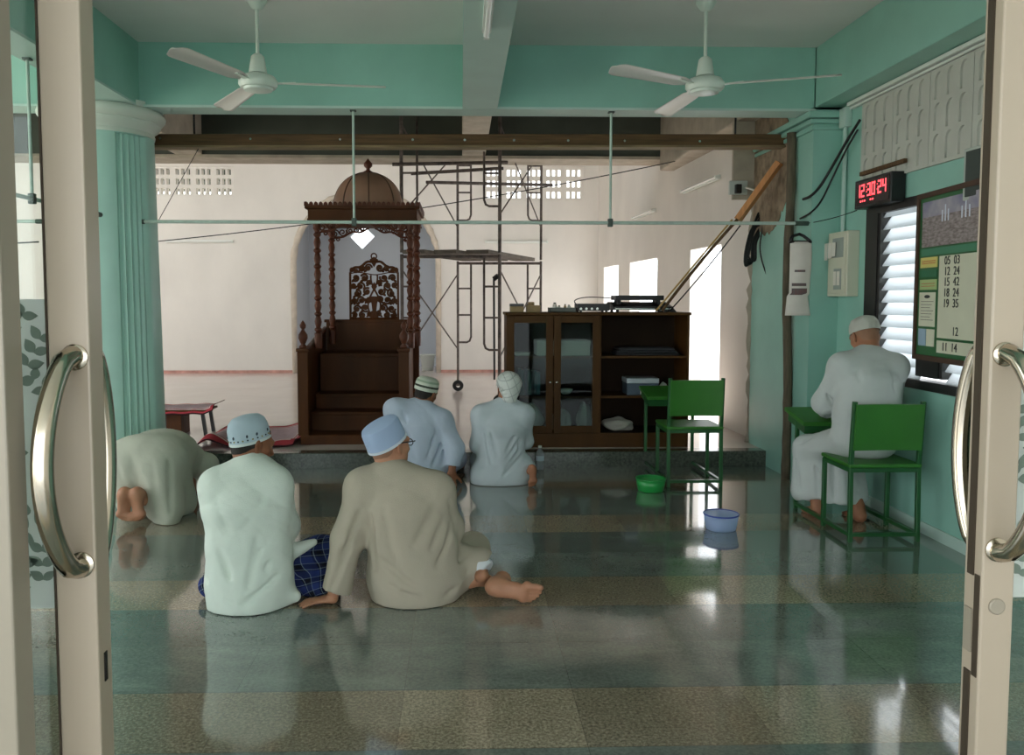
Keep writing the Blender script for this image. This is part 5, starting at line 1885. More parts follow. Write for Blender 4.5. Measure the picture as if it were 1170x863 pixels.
def add_foot(S, heel, toe, up, side, bend=0.0, sc=1.0):
    """foot with heel, arch and five toes; heel = underside of the heel; side +1 right foot, -1 left foot.
    bend curls the toes upwards (radians), as when the ball rests on the floor and the heel is raised"""
    y = nrm(toe)
    z = np.array(up, float)
    z = nrm(z - y * (z @ y))
    x = np.cross(y, z) * side            # towards the little toe
    o = V3(*heel)
    def w(a, b, c):
        return o + (x * a + y * b + z * c) * sc
    S.ell(w(0, 0.028, 0.030), np.array((0.031, 0.036, 0.031)) * sc, np.stack([x, y, z], 1), k=0.02)
    S.cap(w(0, 0.03, 0.040), w(-0.004, 0.125, 0.030), 0.031 * sc, 0.024 * sc, k=0.025, lat=x, sl=1.12)
    S.cap(w(0.012, 0.05, 0.020), w(0.022, 0.15, 0.018), 0.020 * sc, 0.017 * sc, k=0.02)
    S.cap(w(-0.028, 0.165, 0.020), w(0.030, 0.150, 0.018), 0.0195 * sc, 0.017 * sc, k=0.02)
    S.cap(w(0, 0.045, 0.05), w(0, 0.06, 0.095), 0.034 * sc, 0.036 * sc, k=0.03)
    for i, (a, b, L, r) in enumerate(((-0.030, 0.178, 0.040, 0.0135), (-0.010, 0.182, 0.034, 0.0098), (0.008, 0.178, 0.030, 0.0092), (0.023, 0.170, 0.026, 0.0086), (0.036, 0.160, 0.021, 0.008))):
        p0 = w(a, b, 0.014)
        d = y * math.cos(bend) + z * math.sin(bend)
        S.cap(p0, p0 + d * L * 0.55 * sc, r * sc, r * 0.95 * sc, k=0.005)
        d2 = nrm(d - z * 0.22)
        S.cap(p0 + d * L * 0.55 * sc, p0 + (d * 0.55 + d2 * 0.5) * L * sc, r * 0.95 * sc, r * 0.9 * sc, k=0.004)


def add_arm(S, sh, el, wr, g=0.0, k=0.03, ru=0.048, rf=0.036, rw=0.027):
    S.cap(sh, el, ru + g, rf + 0.004 + g, k=k)
    S.cap(el, wr, rf + 0.002 + g, rw + g, k=k)


def add_leg(S, hip, kn, an, g=0.0, k=0.03):
    S.cap(hip, kn, 0.080 + g, 0.056 + g, k=k)
    m = V3(*kn) * 0.65 + V3(*an) * 0.35
    S.cap(kn, m, 0.052 + g, 0.053 + g, k=k)
    S.cap(m, an, 0.053 + g, 0.034 + g, k=k)


def add_torso(S, pel, mid, chest, neck, shl, shr, g=0.0, k=0.05, fat=1.0):
    lat = V3(*shr) - V3(*shl)
    S.cap(pel, mid, 0.118 * fat + g, 0.105 * fat + g, k=k, lat=lat, sl=1.36)
    S.cap(mid, chest, 0.105 * fat + g, 0.108 + g, k=k, lat=lat, sl=1.42)
    S.cap(chest, V3(*neck) * 0.75 + V3(*chest) * 0.25, 0.108 + g, 0.070 + g, k=k, lat=lat, sl=1.45)
    S.cap(shl, shr, 0.056 + g, 0.056 + g, k=k)
    for sh in (shl, shr):
        S.cap(sh, neck, 0.055 + g, 0.050 + g, k=k)


def cap_hat(name, m, c, R, parent, prof, tilt=0.0, rx=0.083, ry=0.101, off=(0, -0.008, 0), seg=40, th=0.0):
    """brimless cap: prof is a list of (radius factor, z) from the rim up, in the head's frame"""
    M = Matrix(R.tolist()) @ Matrix.Rotation(rad(tilt), 3, 'X')
    o = Vector((V3(*c) + R @ np.array(off)).tolist())
    b = MB()
    rings = []
    for f, z in prof:
        rings.append([b.bm.verts.new(o + M @ Vector((rx * f * math.cos(2 * PI * k / seg), ry * f * math.sin(2 * PI * k / seg), z))) for k in range(seg)])
    for A, B in zip(rings, rings[1:]):
        for k in range(seg):
            b.bm.faces.new((A[k], A[(k + 1) % seg], B[(k + 1) % seg], B[k]))
    if prof[-1][0] < 0.2:
        b.bm.faces.new(rings[-1])
    return b.build(name, m, parent, auto=True)


def add_hair(name, m, c, R, parent, top=0.03, front=0.03, grow=0.004):
    S = SDF(0.01)
    cc = V3(*c)
    w = lambda *p: cc + R @ np.array(p)
    n = lambda *p: R @ np.array(p)
    cl = [(w(0, 0, top), n(0, 0, 1)), (w(0, front, 0), n(0, 1, 0.25)), (w(0, -0.03, -0.062), n(0, 0.25, -1))]
    S.ell(w(0, -0.008, 0.028), np.array((0.076, 0.095, 0.086)) + grow, R, clip=cl, k=0.0)
    S.ell(w(0, -0.040, -0.030), (0.058 + grow, 0.050 + grow, 0.060), R, clip=cl, k=0.015)
    return link_mesh(name, S.mesh(name, 0.0045, noise=0.0004, nscale=120, seed=3), m, parent, smooth=True)


def cloth_mat(name, col, rough=0.9, var=0.05, weave=0.2, wscale=260, crease=0.45):
    m = mat(name, col, rough=rough, var=var, scale=3.5, bump=weave, bscale=wscale, spec=0.25)
    # soft creases on top of the weave
    nt = m.node_tree
    p = nt.nodes['Principled BSDF']
    tc = nt.nodes.new('ShaderNodeTexCoord')
    mp = nt.nodes.new('ShaderNodeMapping')
    mp.inputs['Scale'].default_value = (1.6, 1.6, 0.75)
    mp.inputs['Rotation'].default_value = (0, 0.5, 0)
    nt.links.new(tc.outputs['Object'], mp.inputs[0])
    n = nt.nodes.new('ShaderNodeTexNoise')
    n.noise_type = 'RIDGED_MULTIFRACTAL'
    n.inputs['Scale'].default_value = 5.5
    n.inputs['Detail'].default_value = 2.0
    n.inputs['Distortion'].default_value = 0.6
    nt.links.new(mp.outputs[0], n.inputs['Vector'])
    b = nt.nodes.new('ShaderNodeBump')
    b.inputs['Strength'].default_value = crease
    b.inputs['Distance'].default_value = 0.012
    nt.links.new(n.outputs['Fac'], b.inputs['Height'])
    old = p.inputs['Normal'].links
    if old:
        nt.links.new(old[0].from_node.outputs[0], b.inputs['Normal'])
    nt.links.new(b.outputs[0], p.inputs['Normal'])
    return m


def plaid_mat(name):
    m = bpy.data.materials.new(name)
    m.use_nodes = True
    nt = m.node_tree
    N, L = nt.nodes.new, nt.links.new
    p = nt.nodes['Principled BSDF']
    p.inputs['Roughness'].default_value = 0.9
    p.inputs['Specular IOR Level'].default_value = 0.2
    tc = N('ShaderNodeTexCoord')
    mp = N('ShaderNodeMapping')
    mp.inputs['Rotation'].default_value = (0.5, 0.3, 0.35)
    L(tc.outputs['Object'], mp.inputs[0])
    sep = N('ShaderNodeSeparateXYZ')
    L(mp.outputs[0], sep.inputs[0])
    def stripes(o, period, els):
        d = N('ShaderNodeMath'); d.operation = 'DIVIDE'; L(o, d.inputs[0]); d.inputs[1].default_value = period
        f = N('ShaderNodeMath'); f.operation = 'FRACT'; L(d.outputs[0], f.inputs[0])
        r = N('ShaderNodeValToRGB')
        r.color_ramp.interpolation = 'CONSTANT'
        while len(r.color_ramp.elements) < len(els): r.color_ramp.elements.new(0.5)
        for e, (q, c) in zip(r.color_ramp.elements, els):
            e.position = q; e.color = c
        L(f.outputs[0], r.inputs[0])
        return r.outputs[0]
    blue, navy, wht, blk = rgb(42, 56, 112), rgb(22, 26, 54), rgb(150, 168, 178), rgb(16, 18, 28)
    els = [(0.0, blue), (0.30, navy), (0.38, wht), (0.42, navy), (0.52, blk), (0.72, navy), (0.80, wht), (0.83, blue)]
    a = stripes(sep.outputs[0], 0.062, els)
    b = stripes(sep.outputs[2], 0.062, els)
    mx = N('ShaderNodeMix'); mx.data_type = 'RGBA'; mx.inputs[0].default_value = 0.5
    L(a, mx.inputs[6]); L(b, mx.inputs[7])
    L(mx.outputs[2], p.inputs['Base Color'])
    return m


def skin_mat(name, c):
    m = mat(name, c, rough=0.5, var=0.08, scale=14, bump=0.12, bscale=90, spec=0.35)
    m.node_tree.nodes['Principled BSDF'].inputs['Subsurface Weight'].default_value = 0.08
    m.node_tree.nodes['Principled BSDF'].inputs['Subsurface Radius'].default_value = (0.01, 0.004, 0.002)
    return m


SK1 = skin_mat('brown skin', rgb(140, 92, 66))
SK2 = skin_mat('tan skin', rgb(158, 108, 80))
SK3 = skin_mat('light tan skin', rgb(178, 128, 100))
M_hairb = mat('dark short hair', rgb(34, 28, 24), rough=0.8, bump=0.5, bscale=220)
M_hairg = mat('grey short hair', rgb(128, 118, 106), rough=0.85, bump=0.4, bscale=220)
H_BODY, H_CLOTH, GROOVE = 0.0055, 0.0070, 1.7


def person(label, loc):
    return thing('person', label, 'person', loc)


M_stub = mat('shaved stubble', rgb(146, 108, 84), rough=0.8, bump=0.3, bscale=260)
COLLAR = [(1.0, -0.01), (1.13, -0.008), (1.10, 0.012), (1.05, 0.034), (1.0, 0.036), (0.97, 0.030), (0.96, -0.01)]
def man_white_shirt():
    t = person('man in a white shirt and blue checked sarong sitting cross-legged, nearest the left door', (-0.96, 3.86, 0))
    pel, mid, chest, neck = (-0.985, 3.88, 0.125), (-0.988, 3.865, 0.28), (-0.990, 3.88, 0.45), (-0.985, 3.925, 0.625)
    hc, R = V3(-0.992, 3.975, 0.740), rot(-50, -16, -2)
    shl, shr = (-1.130, 3.885, 0.560), (-0.872, 3.895, 0.552)
    ell_, elr = (-1.150, 3.97, 0.33), (-0.850, 3.965, 0.345)
    wl, wr = (-1.00, 4.18, 0.27), (-0.90, 4.13, 0.40)
    hl, hr = (-1.07, 3.93, 0.10), (-0.89, 3.93, 0.10)
    kl, kr = (-1.18, 4.20, 0.155), (-0.70, 4.16, 0.150)
    al, ar = (-0.86, 4.30, 0.055), (-1.02, 4.28, 0.055)
    S = SDF(0.03)
    add_torso(S, pel, mid, chest, neck, shl, shr)
    add_head(S, hc, R, neck)
    add_arm(S, shl, ell_, wl); add_arm(S, shr, elr, wr)
    add_hand(S, wl, (0.75, 0.5, 0.3), (0.3, 0.1, 0.95), 1, 0.4)
    add_hand(S, wr, (-0.2, 0.5, 0.85), (-0.2, -0.8, 0.4), -1, 0.35)
    add_leg(S, hl, kl, al); add_leg(S, hr, kr, ar)
    add_foot(S, (-0.88, 4.28, 0.035), (0.9, 0.1, 0), (0, 0.4, 0.9), 1)
    add_foot(S, (-1.0, 4.26, 0.035), (-0.9, 0.1, 0), (0, 0.4, 0.9), -1)
    link_mesh('body', S.mesh('body', H_BODY, floor=0.0), SK1, t, smooth=True)
    add_hair('hair', M_hairb, hc, R, t, top=0.035, front=0.005)
    # shirt: long tails spread on the floor
    C = SDF(0.045)
    add_torso(C, pel, mid, chest, neck, shl, shr, g=0.024)
    C.cap((-0.990, 3.875, 0.115), (-0.988, 3.865, 0.30), 0.150, 0.122, lat=(1, 0, 0), sl=1.28)
    C.cap((-0.990, 3.86, 0.03), (-0.988, 3.86, 0.12), 0.158, 0.148, lat=(1, 0, 0), sl=1.26)
    C.cap(shl, ell_, 0.070, 0.060); C.cap(ell_, wl, 0.056, 0.046, clip=[(wl, nrm(V3(*wl) - V3(*ell_)))])
    C.cap(shr, elr, 0.066, 0.070); C.cap(elr, wr, 0.066, 0.056, clip=[(wr, nrm(V3(*wr) - V3(*elr)))])
    C.cap((-0.985, 3.92, 0.605), (-0.985, 3.932, 0.668), 0.072, 0.066, k=0.015, clip=[((-0.985, 3.932, 0.670), (0, 0.30, 1))])   # collar stand
    C.cap((-0.86, 3.93, 0.20), (-0.715, 4.02, 0.245), 0.055, 0.012, k=0.03)
    C.cap((-0.87, 3.86, 0.06), (-0.775, 3.86, 0.035), 0.09, 0.035, k=0.04)                         # tail corner
    g = [((-1.07, 3.74, 0.30), (-0.98, 3.74, 0.10), 0.018, 0.010), ((-0.87, 3.75, 0.34), (-0.93, 3.72, 0.14), 0.016, 0.010),
         ((-0.80, 3.83, 0.40), (-0.90, 3.75, 0.26), 0.016, 0.012), ((-0.80, 3.86, 0.36), (-0.84, 3.76, 0.20), 0.014, 0.010),
         ((-0.85, 3.80, 0.52), (-0.95, 3.76, 0.40), 0.020, 0.008), ((-1.08, 3.79, 0.52), (-1.02, 3.75, 0.38), 0.020, 0.007),
         ((-0.76, 3.93, 0.46), (-0.82, 3.87, 0.34), 0.012, 0.014), ((-0.74, 3.95, 0.42), (-0.80, 3.90, 0.31), 0.010, 0.012),
         ((-1.12, 3.90, 0.44), (-1.08, 3.83, 0.26), 0.014, 0.012), ((-1.15, 3.80, 0.16), (-1.00, 3.72, 0.06), 0.016, 0.010),
         ((-0.80, 3.78, 0.16), (-0.95, 3.71, 0.06), 0.018, 0.010)]
    ws = cloth_mat('white shirt cloth', rgb(216, 226, 216))
    cap_hat('collar', ws, (-0.984, 3.935, 0.648), rot(0, 12, 0), t, COLLAR, rx=0.068, ry=0.066, off=(0, 0, 0))
    g = [tuple((p[0] - (0.05 if p[0] > -0.9 else 0.025), p[1], p[2]) if isinstance(p, tuple) else p for p in q) for q in g]
    link_mesh('shirt', C.mesh('shirt', H_CLOTH, g, 0.005, 10, 1, floor=0.002), ws, t, smooth=True)
    # sarong
    P = SDF(0.04)
    for h_, k_, a_ in ((hl, kl, al), (hr, kr, ar)):
        P.cap(h_, k_, 0.115, 0.085)
        P.cap(k_, a_, 0.085, 0.06)
    P.cap((-1.18, 4.16, 0.07), (-0.70, 4.14, 0.07), 0.07, k=0.06)
    P.cap((-0.68, 4.08, 0.06), (-0.63, 3.99, 0.05), 0.09, 0.05)
    P.cap((-0.80, 4.02, 0.05), (-0.68, 3.95, 0.03), 0.08, 0.04)
    P.cap((-1.17, 4.08, 0.06), (-1.20, 3.97, 0.06), 0.08, 0.055)
    gp = [((-0.62, 4.05, 0.24), (-0.76, 3.88, 0.08), 0.014, 0.014), ((-0.60, 4.0, 0.15), (-0.74, 3.86, 0.05), 0.012, 0.012),
          ((-0.70, 4.10, 0.28), (-0.84, 3.92, 0.15), 0.014, 0.012)]
    link_mesh('sarong', P.mesh('sarong', H_CLOTH, gp, 0.005, 12, 4, floor=0.003), plaid_mat('blue checked sarong'), t, smooth=True)
    cm = cloth_mat('pale blue cap cloth', rgb(174, 192, 202))
    cap = cap_hat('cap', cm, hc, R, t, [(1.03, 0.0), (1.07, 0.002), (1.075, 0.03), (1.05, 0.07), (0.95, 0.098), (0.72, 0.118), (0.35, 0.126), (0.01, 0.127)], tilt=27, rx=0.078, ry=0.093, off=(0, -0.010, 0.008))
    cap_hat('cap_rim', cloth_mat('white cap rim', rgb(206, 216, 214)), hc, R, cap, [(1.075, -0.001), (1.095, 0.0), (1.095, 0.011), (1.075, 0.012)], tilt=27, rx=0.078, ry=0.093, off=(0, -0.010, 0.008))
    # gold and dark embroidery on the side of the cap
    em = mat('gold embroidery', rgb(150, 140, 84), rough=0.6)
    ed = mat('dark embroidery', rgb(44, 58, 70), rough=0.7)
    M = Matrix(R.tolist()) @ Matrix.Rotation(rad(27), 3, 'X')
    o = Vector((hc + R @ np.array((0, -0.010, 0.008))).tolist())
    b, b2 = MB(), MB()
    for k in range(26):
        a = 2 * PI * k / 26
        q = o + M @ Vector((0.0838 * math.cos(a), 0.0998 * math.sin(a), 0.024))
        (b if k % 2 else b2).blob(q, (0.0045, 0.0045, 0.004), 8, 6)
        if k % 3 == 0:
            q = o + M @ Vector((0.0832 * math.cos(a), 0.0992 * math.sin(a), 0.042))
            b2.blob(q, (0.005, 0.005, 0.008), 8, 6)
    b.build('gold_embroidery', em, cap, smooth=True)
    b2.build('dark_embroidery', ed, cap, smooth=True)
man_white_shirt()


def man_grey_robe():
    t = person('man in a grey robe and pale blue cap sitting sideways, leaning on his left hand', (-0.23, 3.92, 0))
    pel, mid, chest, neck = (-0.215, 3.94, 0.125), (-0.235, 3.92, 0.28), (-0.27, 3.925, 0.43), (-0.335, 3.965, 0.585)
    hc, R = V3(-0.345, 4.005, 0.722), rot(-44, 0, -5)
    shl, shr = (-0.460, 3.925, 0.535), (-0.130, 3.94, 0.510)
    el_, er_ = (-0.535, 3.87, 0.305), (-0.060, 4.02, 0.31)
    wl, wr = (-0.592, 3.85, 0.075), (-0.10, 4.22, 0.22)
    S = SDF(0.03)
    add_torso(S, pel, mid, chest, neck, shl, shr, fat=1.08)
    add_head(S, hc, R, neck)
    add_arm(S, shl, el_, wl); add_arm(S, shr, er_, wr)
    add_hand(S, (-0.597, 3.849, 0.030), (-0.95, -0.05, -0.10), (0, 0, -1), 1, 0.16)
    S.cap(wl, (-0.60, 3.849, 0.030), 0.027, 0.022, k=0.02)
    add_hand(S, wr, (-0.8, 0.5, -0.2), (0.1, -0.2, -0.9), -1, 0.35)
    hl, hr = (-0.31, 3.97, 0.105), (-0.12, 3.97, 0.105)
    kl, kr = (-0.22, 4.38, 0.085), (0.06, 4.33, 0.11)
    al, ar = (0.02, 4.02, 0.055), (0.095, 3.94, 0.100)
    add_leg(S, hl, kl, al); add_leg(S, hr, kr, ar)
    add_foot(S, (0.115, 3.825, 0.066), (0.97, -0.10, -0.06), (-0.15, 0.95, 0.22), -1, sc=1.14)
    add_foot(S, (0.00, 3.95, 0.045), (0.98, 0.02, 0.0), (0, 0.8, 0.5), 1, sc=0.9)
    link_mesh('body', S.mesh('body', H_BODY, floor=0.0), SK3, t, smooth=True)
    add_hair('hair', M_stub, hc, R, t, top=0.03, front=0.0, grow=0.0015)
    C = SDF(0.045)
    add_torso(C, pel, mid, chest, neck, shl, shr, g=0.028, fat=1.08)
    C.cap((-0.235, 3.93, 0.115), (-0.245, 3.92, 0.32), 0.168, 0.138, lat=(1, 0, 0), sl=1.24)
    C.cap((-0.225, 3.93, 0.03), (-0.23, 3.93, 0.12), 0.160, 0.160, lat=(1, 0, 0), sl=1.30)
    C.cap(shl, el_, 0.080, 0.070)
    wcl = V3(-0.585, 3.853, 0.055)
    C.cap(el_, (-0.588, 3.853, 0.04), 0.066, 0.082, clip=[(wcl, (-0.28, -0.05, -1.0))])
    C.cap(shr, er_, 0.078, 0.070); C.cap(er_, wr, 0.066, 0.056, clip=[(wr, nrm(V3(*wr) - V3(*er_)))])
    # skirt over the thighs and the folded right leg
    C.cap(hl, kl, 0.13, 0.085); C.cap(hr, kr, 0.13, 0.10)
    C.cap((-0.02, 4.03, 0.11), (0.085, 4.03, 0.13), 0.12, 0.085, clip=[((0.115, 4.0, 0.13), (0.9, -0.2, -0.45))])
    C.cap((-0.06, 3.96, 0.05), (0.02, 4.02, 0.06), 0.10, 0.08, clip=[((0.03, 4.0, 0.10), (0.9, -0.3, -0.5))])
    g = [((-0.35, 3.80, 0.46), (-0.30, 3.77, 0.20), 0.022, 0.008), ((-0.12, 3.81, 0.46), (-0.22, 3.78, 0.30), 0.020, 0.009),
         ((-0.06, 3.84, 0.42), (-0.14, 3.79, 0.28), 0.016, 0.011), ((-0.04, 3.88, 0.36), (-0.12, 3.80, 0.20), 0.016, 0.010),
         ((0.03, 3.97, 0.22), (-0.14, 3.79, 0.10), 0.020, 0.010), ((0.06, 3.99, 0.16), (-0.08, 3.81, 0.05), 0.018, 0.010),
         ((-0.36, 3.80, 0.22), (-0.20, 3.76, 0.10), 0.022, 0.009), ((-0.34, 3.79, 0.12), (-0.18, 3.76, 0.05), 0.018, 0.008),
         ((-0.47, 3.83, 0.44), (-0.55, 3.80, 0.24), 0.014, 0.012), ((-0.51, 3.80, 0.30), (-0.60, 3.79, 0.09), 0.014, 0.011),
         ((-0.42, 3.83, 0.42), (-0.40, 3.82, 0.18), 0.012, 0.016), ((-0.05, 3.86, 0.48), (-0.02, 3.92, 0.36), 0.014, 0.012)]
    gm = cloth_mat('grey robe cloth', rgb(176, 167, 150))
    link_mesh('robe', C.mesh('robe', H_CLOTH, g, 0.0035, 9, 7, floor=0.002), gm, t, smooth=True)
    # white trouser cuff above the ankle
    Q = SDF(0.02)
    Q.cap((0.05, 4.02, 0.145), (0.105, 3.985, 0.115), 0.064, 0.058, clip=[((0.112, 3.98, 0.10), (0.7, -0.45, -0.5))])
    link_mesh('trouser_cuff', Q.mesh('trouser_cuff', 0.006), cloth_mat('white trouser cloth', rgb(214, 218, 222)), t, smooth=True)
    bl = cloth_mat('sky blue cap cloth', rgb(164, 184, 214))
    cap = cap_hat('cap', bl, hc, R, t, [(1.02, 0.0), (1.055, 0.002), (1.05, 0.045), (1.02, 0.090), (0.96, 0.106), (0.6, 0.116), (0.01, 0.118)], tilt=25, off=(0, -0.012, 0.008))
    cap_hat('cap_rim', cloth_mat('white cap edge', rgb(206, 214, 224)), hc, R, cap, [(1.055, -0.001), (1.078, 0.0), (1.075, 0.012), (1.055, 0.013)], tilt=25, off=(0, -0.012, 0.008))
    w = lambda *p: tuple(hc + R @ np.array(p))
    gl = MB()
    for s in (-1, 1):
        gl.sweep([w(s * 0.081, -0.018, 0.004), w(s * 0.082, 0.0, 0.012), w(s * 0.078, 0.05, 0.010), w(s * 0.066, 0.106, 0.008)], 0.0028, 6)
        gl.sweep([w(s * (0.031 + 0.022 * math.cos(a)), 0.104, 0.002 + 0.016 * math.sin(a)) for a in np.linspace(0, 2 * PI, 21)[:-1]], 0.0024, 6, closed=True)
    gl.sweep([w(-0.006, 0.110, 0.006), w(0, 0.1165, 0.008), w(0.006, 0.110, 0.006)], 0.0022, 6)
    gl.build('spectacles', M_black, t, smooth=True)
man_grey_robe()


def man_striped_cap():
    t = person('man in a pale blue shirt and striped cap sitting before the pulpit', (-0.30, 6.42, 0))
    pel, mid, chest, neck = (-0.285, 6.44, 0.125), (-0.295, 6.42, 0.27), (-0.32, 6.42, 0.43), (-0.315, 6.46, 0.575)
    hc, R = V3(-0.275, 6.50, 0.700), rot(-30, -16, 12)
    shl, shr = (-0.495, 6.42, 0.565), (-0.150, 6.41, 0.490)
    el_, er_ = (-0.53, 6.50, 0.34), (-0.055, 6.35, 0.285)
    wl, wr = (-0.40, 6.70, 0.24), (-0.075, 6.31, 0.105)
    S = SDF(0.03)
    add_torso(S, pel, mid, chest, neck, shl, shr)
    add_head(S, hc, R, neck)
    add_arm(S, shl, el_, wl); add_arm(S, shr, er_, wr)
    add_hand(S, wl, (0.6, 0.6, -0.3), (0, 0, -1), 1, 0.35)
    add_hand(S, wr, (0.05, -0.12, -1), (-0.3, 0.9, 0), -1, 0.75)
    hl, hr = (-0.37, 6.48, 0.10), (-0.20, 6.48, 0.10)
    kl, kr = (-0.52, 6.78, 0.15), (-0.05, 6.76, 0.13)
    al, ar = (-0.18, 6.86, 0.055), (-0.36, 6.84, 0.055)
    add_leg(S, hl, kl, al); add_leg(S, hr, kr, ar)
    add_foot(S, (-0.20, 6.84, 0.035), (0.9, 0.1, 0), (0, 0.4, 0.9), 1)
    add_foot(S, (-0.34, 6.82, 0.035), (-0.9, 0.1, 0), (0, 0.4, 0.9), -1)
    link_mesh('body', S.mesh('body', H_BODY, floor=0.0), SK1, t, smooth=True)
    add_hair('hair', M_hairb, hc, R, t, top=0.03, front=0.005)
    C = SDF(0.045)
    add_torso(C, pel, mid, chest, neck, shl, shr, g=0.024)
    C.cap((-0.285, 6.42, 0.04), (-0.29, 6.42, 0.28), 0.155, 0.130, lat=(1, 0, 0), sl=1.25)
    C.cap(shl, el_, 0.085, 0.068); C.cap(el_, wl, 0.062, 0.050, clip=[(wl, nrm(V3(*wl) - V3(*el_)))])
    C.cap(shr, er_, 0.082, 0.072)
    wc = V3(*er_) * 0.28 + V3(*wr) * 0.72
    C.cap(er_, wr, 0.068, 0.060, clip=[(wc, nrm(V3(*wr) - V3(*er_)))])
    C.cap((-0.31, 6.455, 0.56), (-0.30, 6.475, 0.610), 0.070, 0.062, k=0.02, clip=[((-0.30, 6.475, 0.612), (0.1, 0.25, 1))])
    C.cap(hl, kl, 0.12, 0.09); C.cap(hr, kr, 0.12, 0.09); C.cap(kl, al, 0.085, 0.06); C.cap(kr, ar, 0.085, 0.06)
    g = [((-0.20, 6.32, 0.44), (-0.26, 6.29, 0.22), 0.018, 0.011), ((-0.13, 6.35, 0.40), (-0.22, 6.29, 0.16), 0.016, 0.012),
         ((-0.42, 6.31, 0.46), (-0.36, 6.28, 0.24), 0.018, 0.010), ((-0.11, 6.35, 0.36), (-0.06, 6.29, 0.24), 0.012, 0.012),
         ((-0.13, 6.33, 0.30), (-0.14, 6.30, 0.17), 0.012, 0.020), ((-0.40, 6.29, 0.20), (-0.24, 6.27, 0.09), 0.018, 0.010),
         ((-0.44, 6.32, 0.56), (-0.38, 6.32, 0.42), 0.016, 0.009)]
    link_mesh('shirt', C.mesh('shirt', H_CLOTH, g, 0.004, 10, 12, floor=0.002), cloth_mat('pale blue shirt cloth', rgb(186, 198, 214)), t, smooth=True)
    cap_hat('collar', bpy.data.materials['pale blue shirt cloth'], (-0.302, 6.475, 0.588), rot(-8, 14, 6), t, COLLAR, rx=0.066, ry=0.064, off=(0, 0, 0))
    wm = cloth_mat('cream knit cap', rgb(206, 212, 196))
    gm = cloth_mat('dark green knit band', rgb(58, 66, 54))
    pm = cloth_mat('pale green knit', rgb(160, 178, 154))
    cap = cap_hat('cap', wm, hc, R, t, [(1.0, 0.0), (1.04, 0.002), (1.045, 0.03), (1.03, 0.055), (0.96, 0.082), (0.75, 0.10), (0.4, 0.108), (0.01, 0.110)], tilt=8, off=(0, -0.010, 0.012))
    cap_hat('dark_band', gm, hc, R, cap, [(1.045, 0.027), (1.06, 0.028), (1.055, 0.042), (1.035, 0.043)], tilt=8, off=(0, -0.010, 0.012))
    cap_hat('pale_band', pm, hc, R, cap, [(1.01, 0.064), (1.02, 0.066), (0.975, 0.080), (0.95, 0.081)], tilt=8, off=(0, -0.010, 0.012))
man_striped_cap()


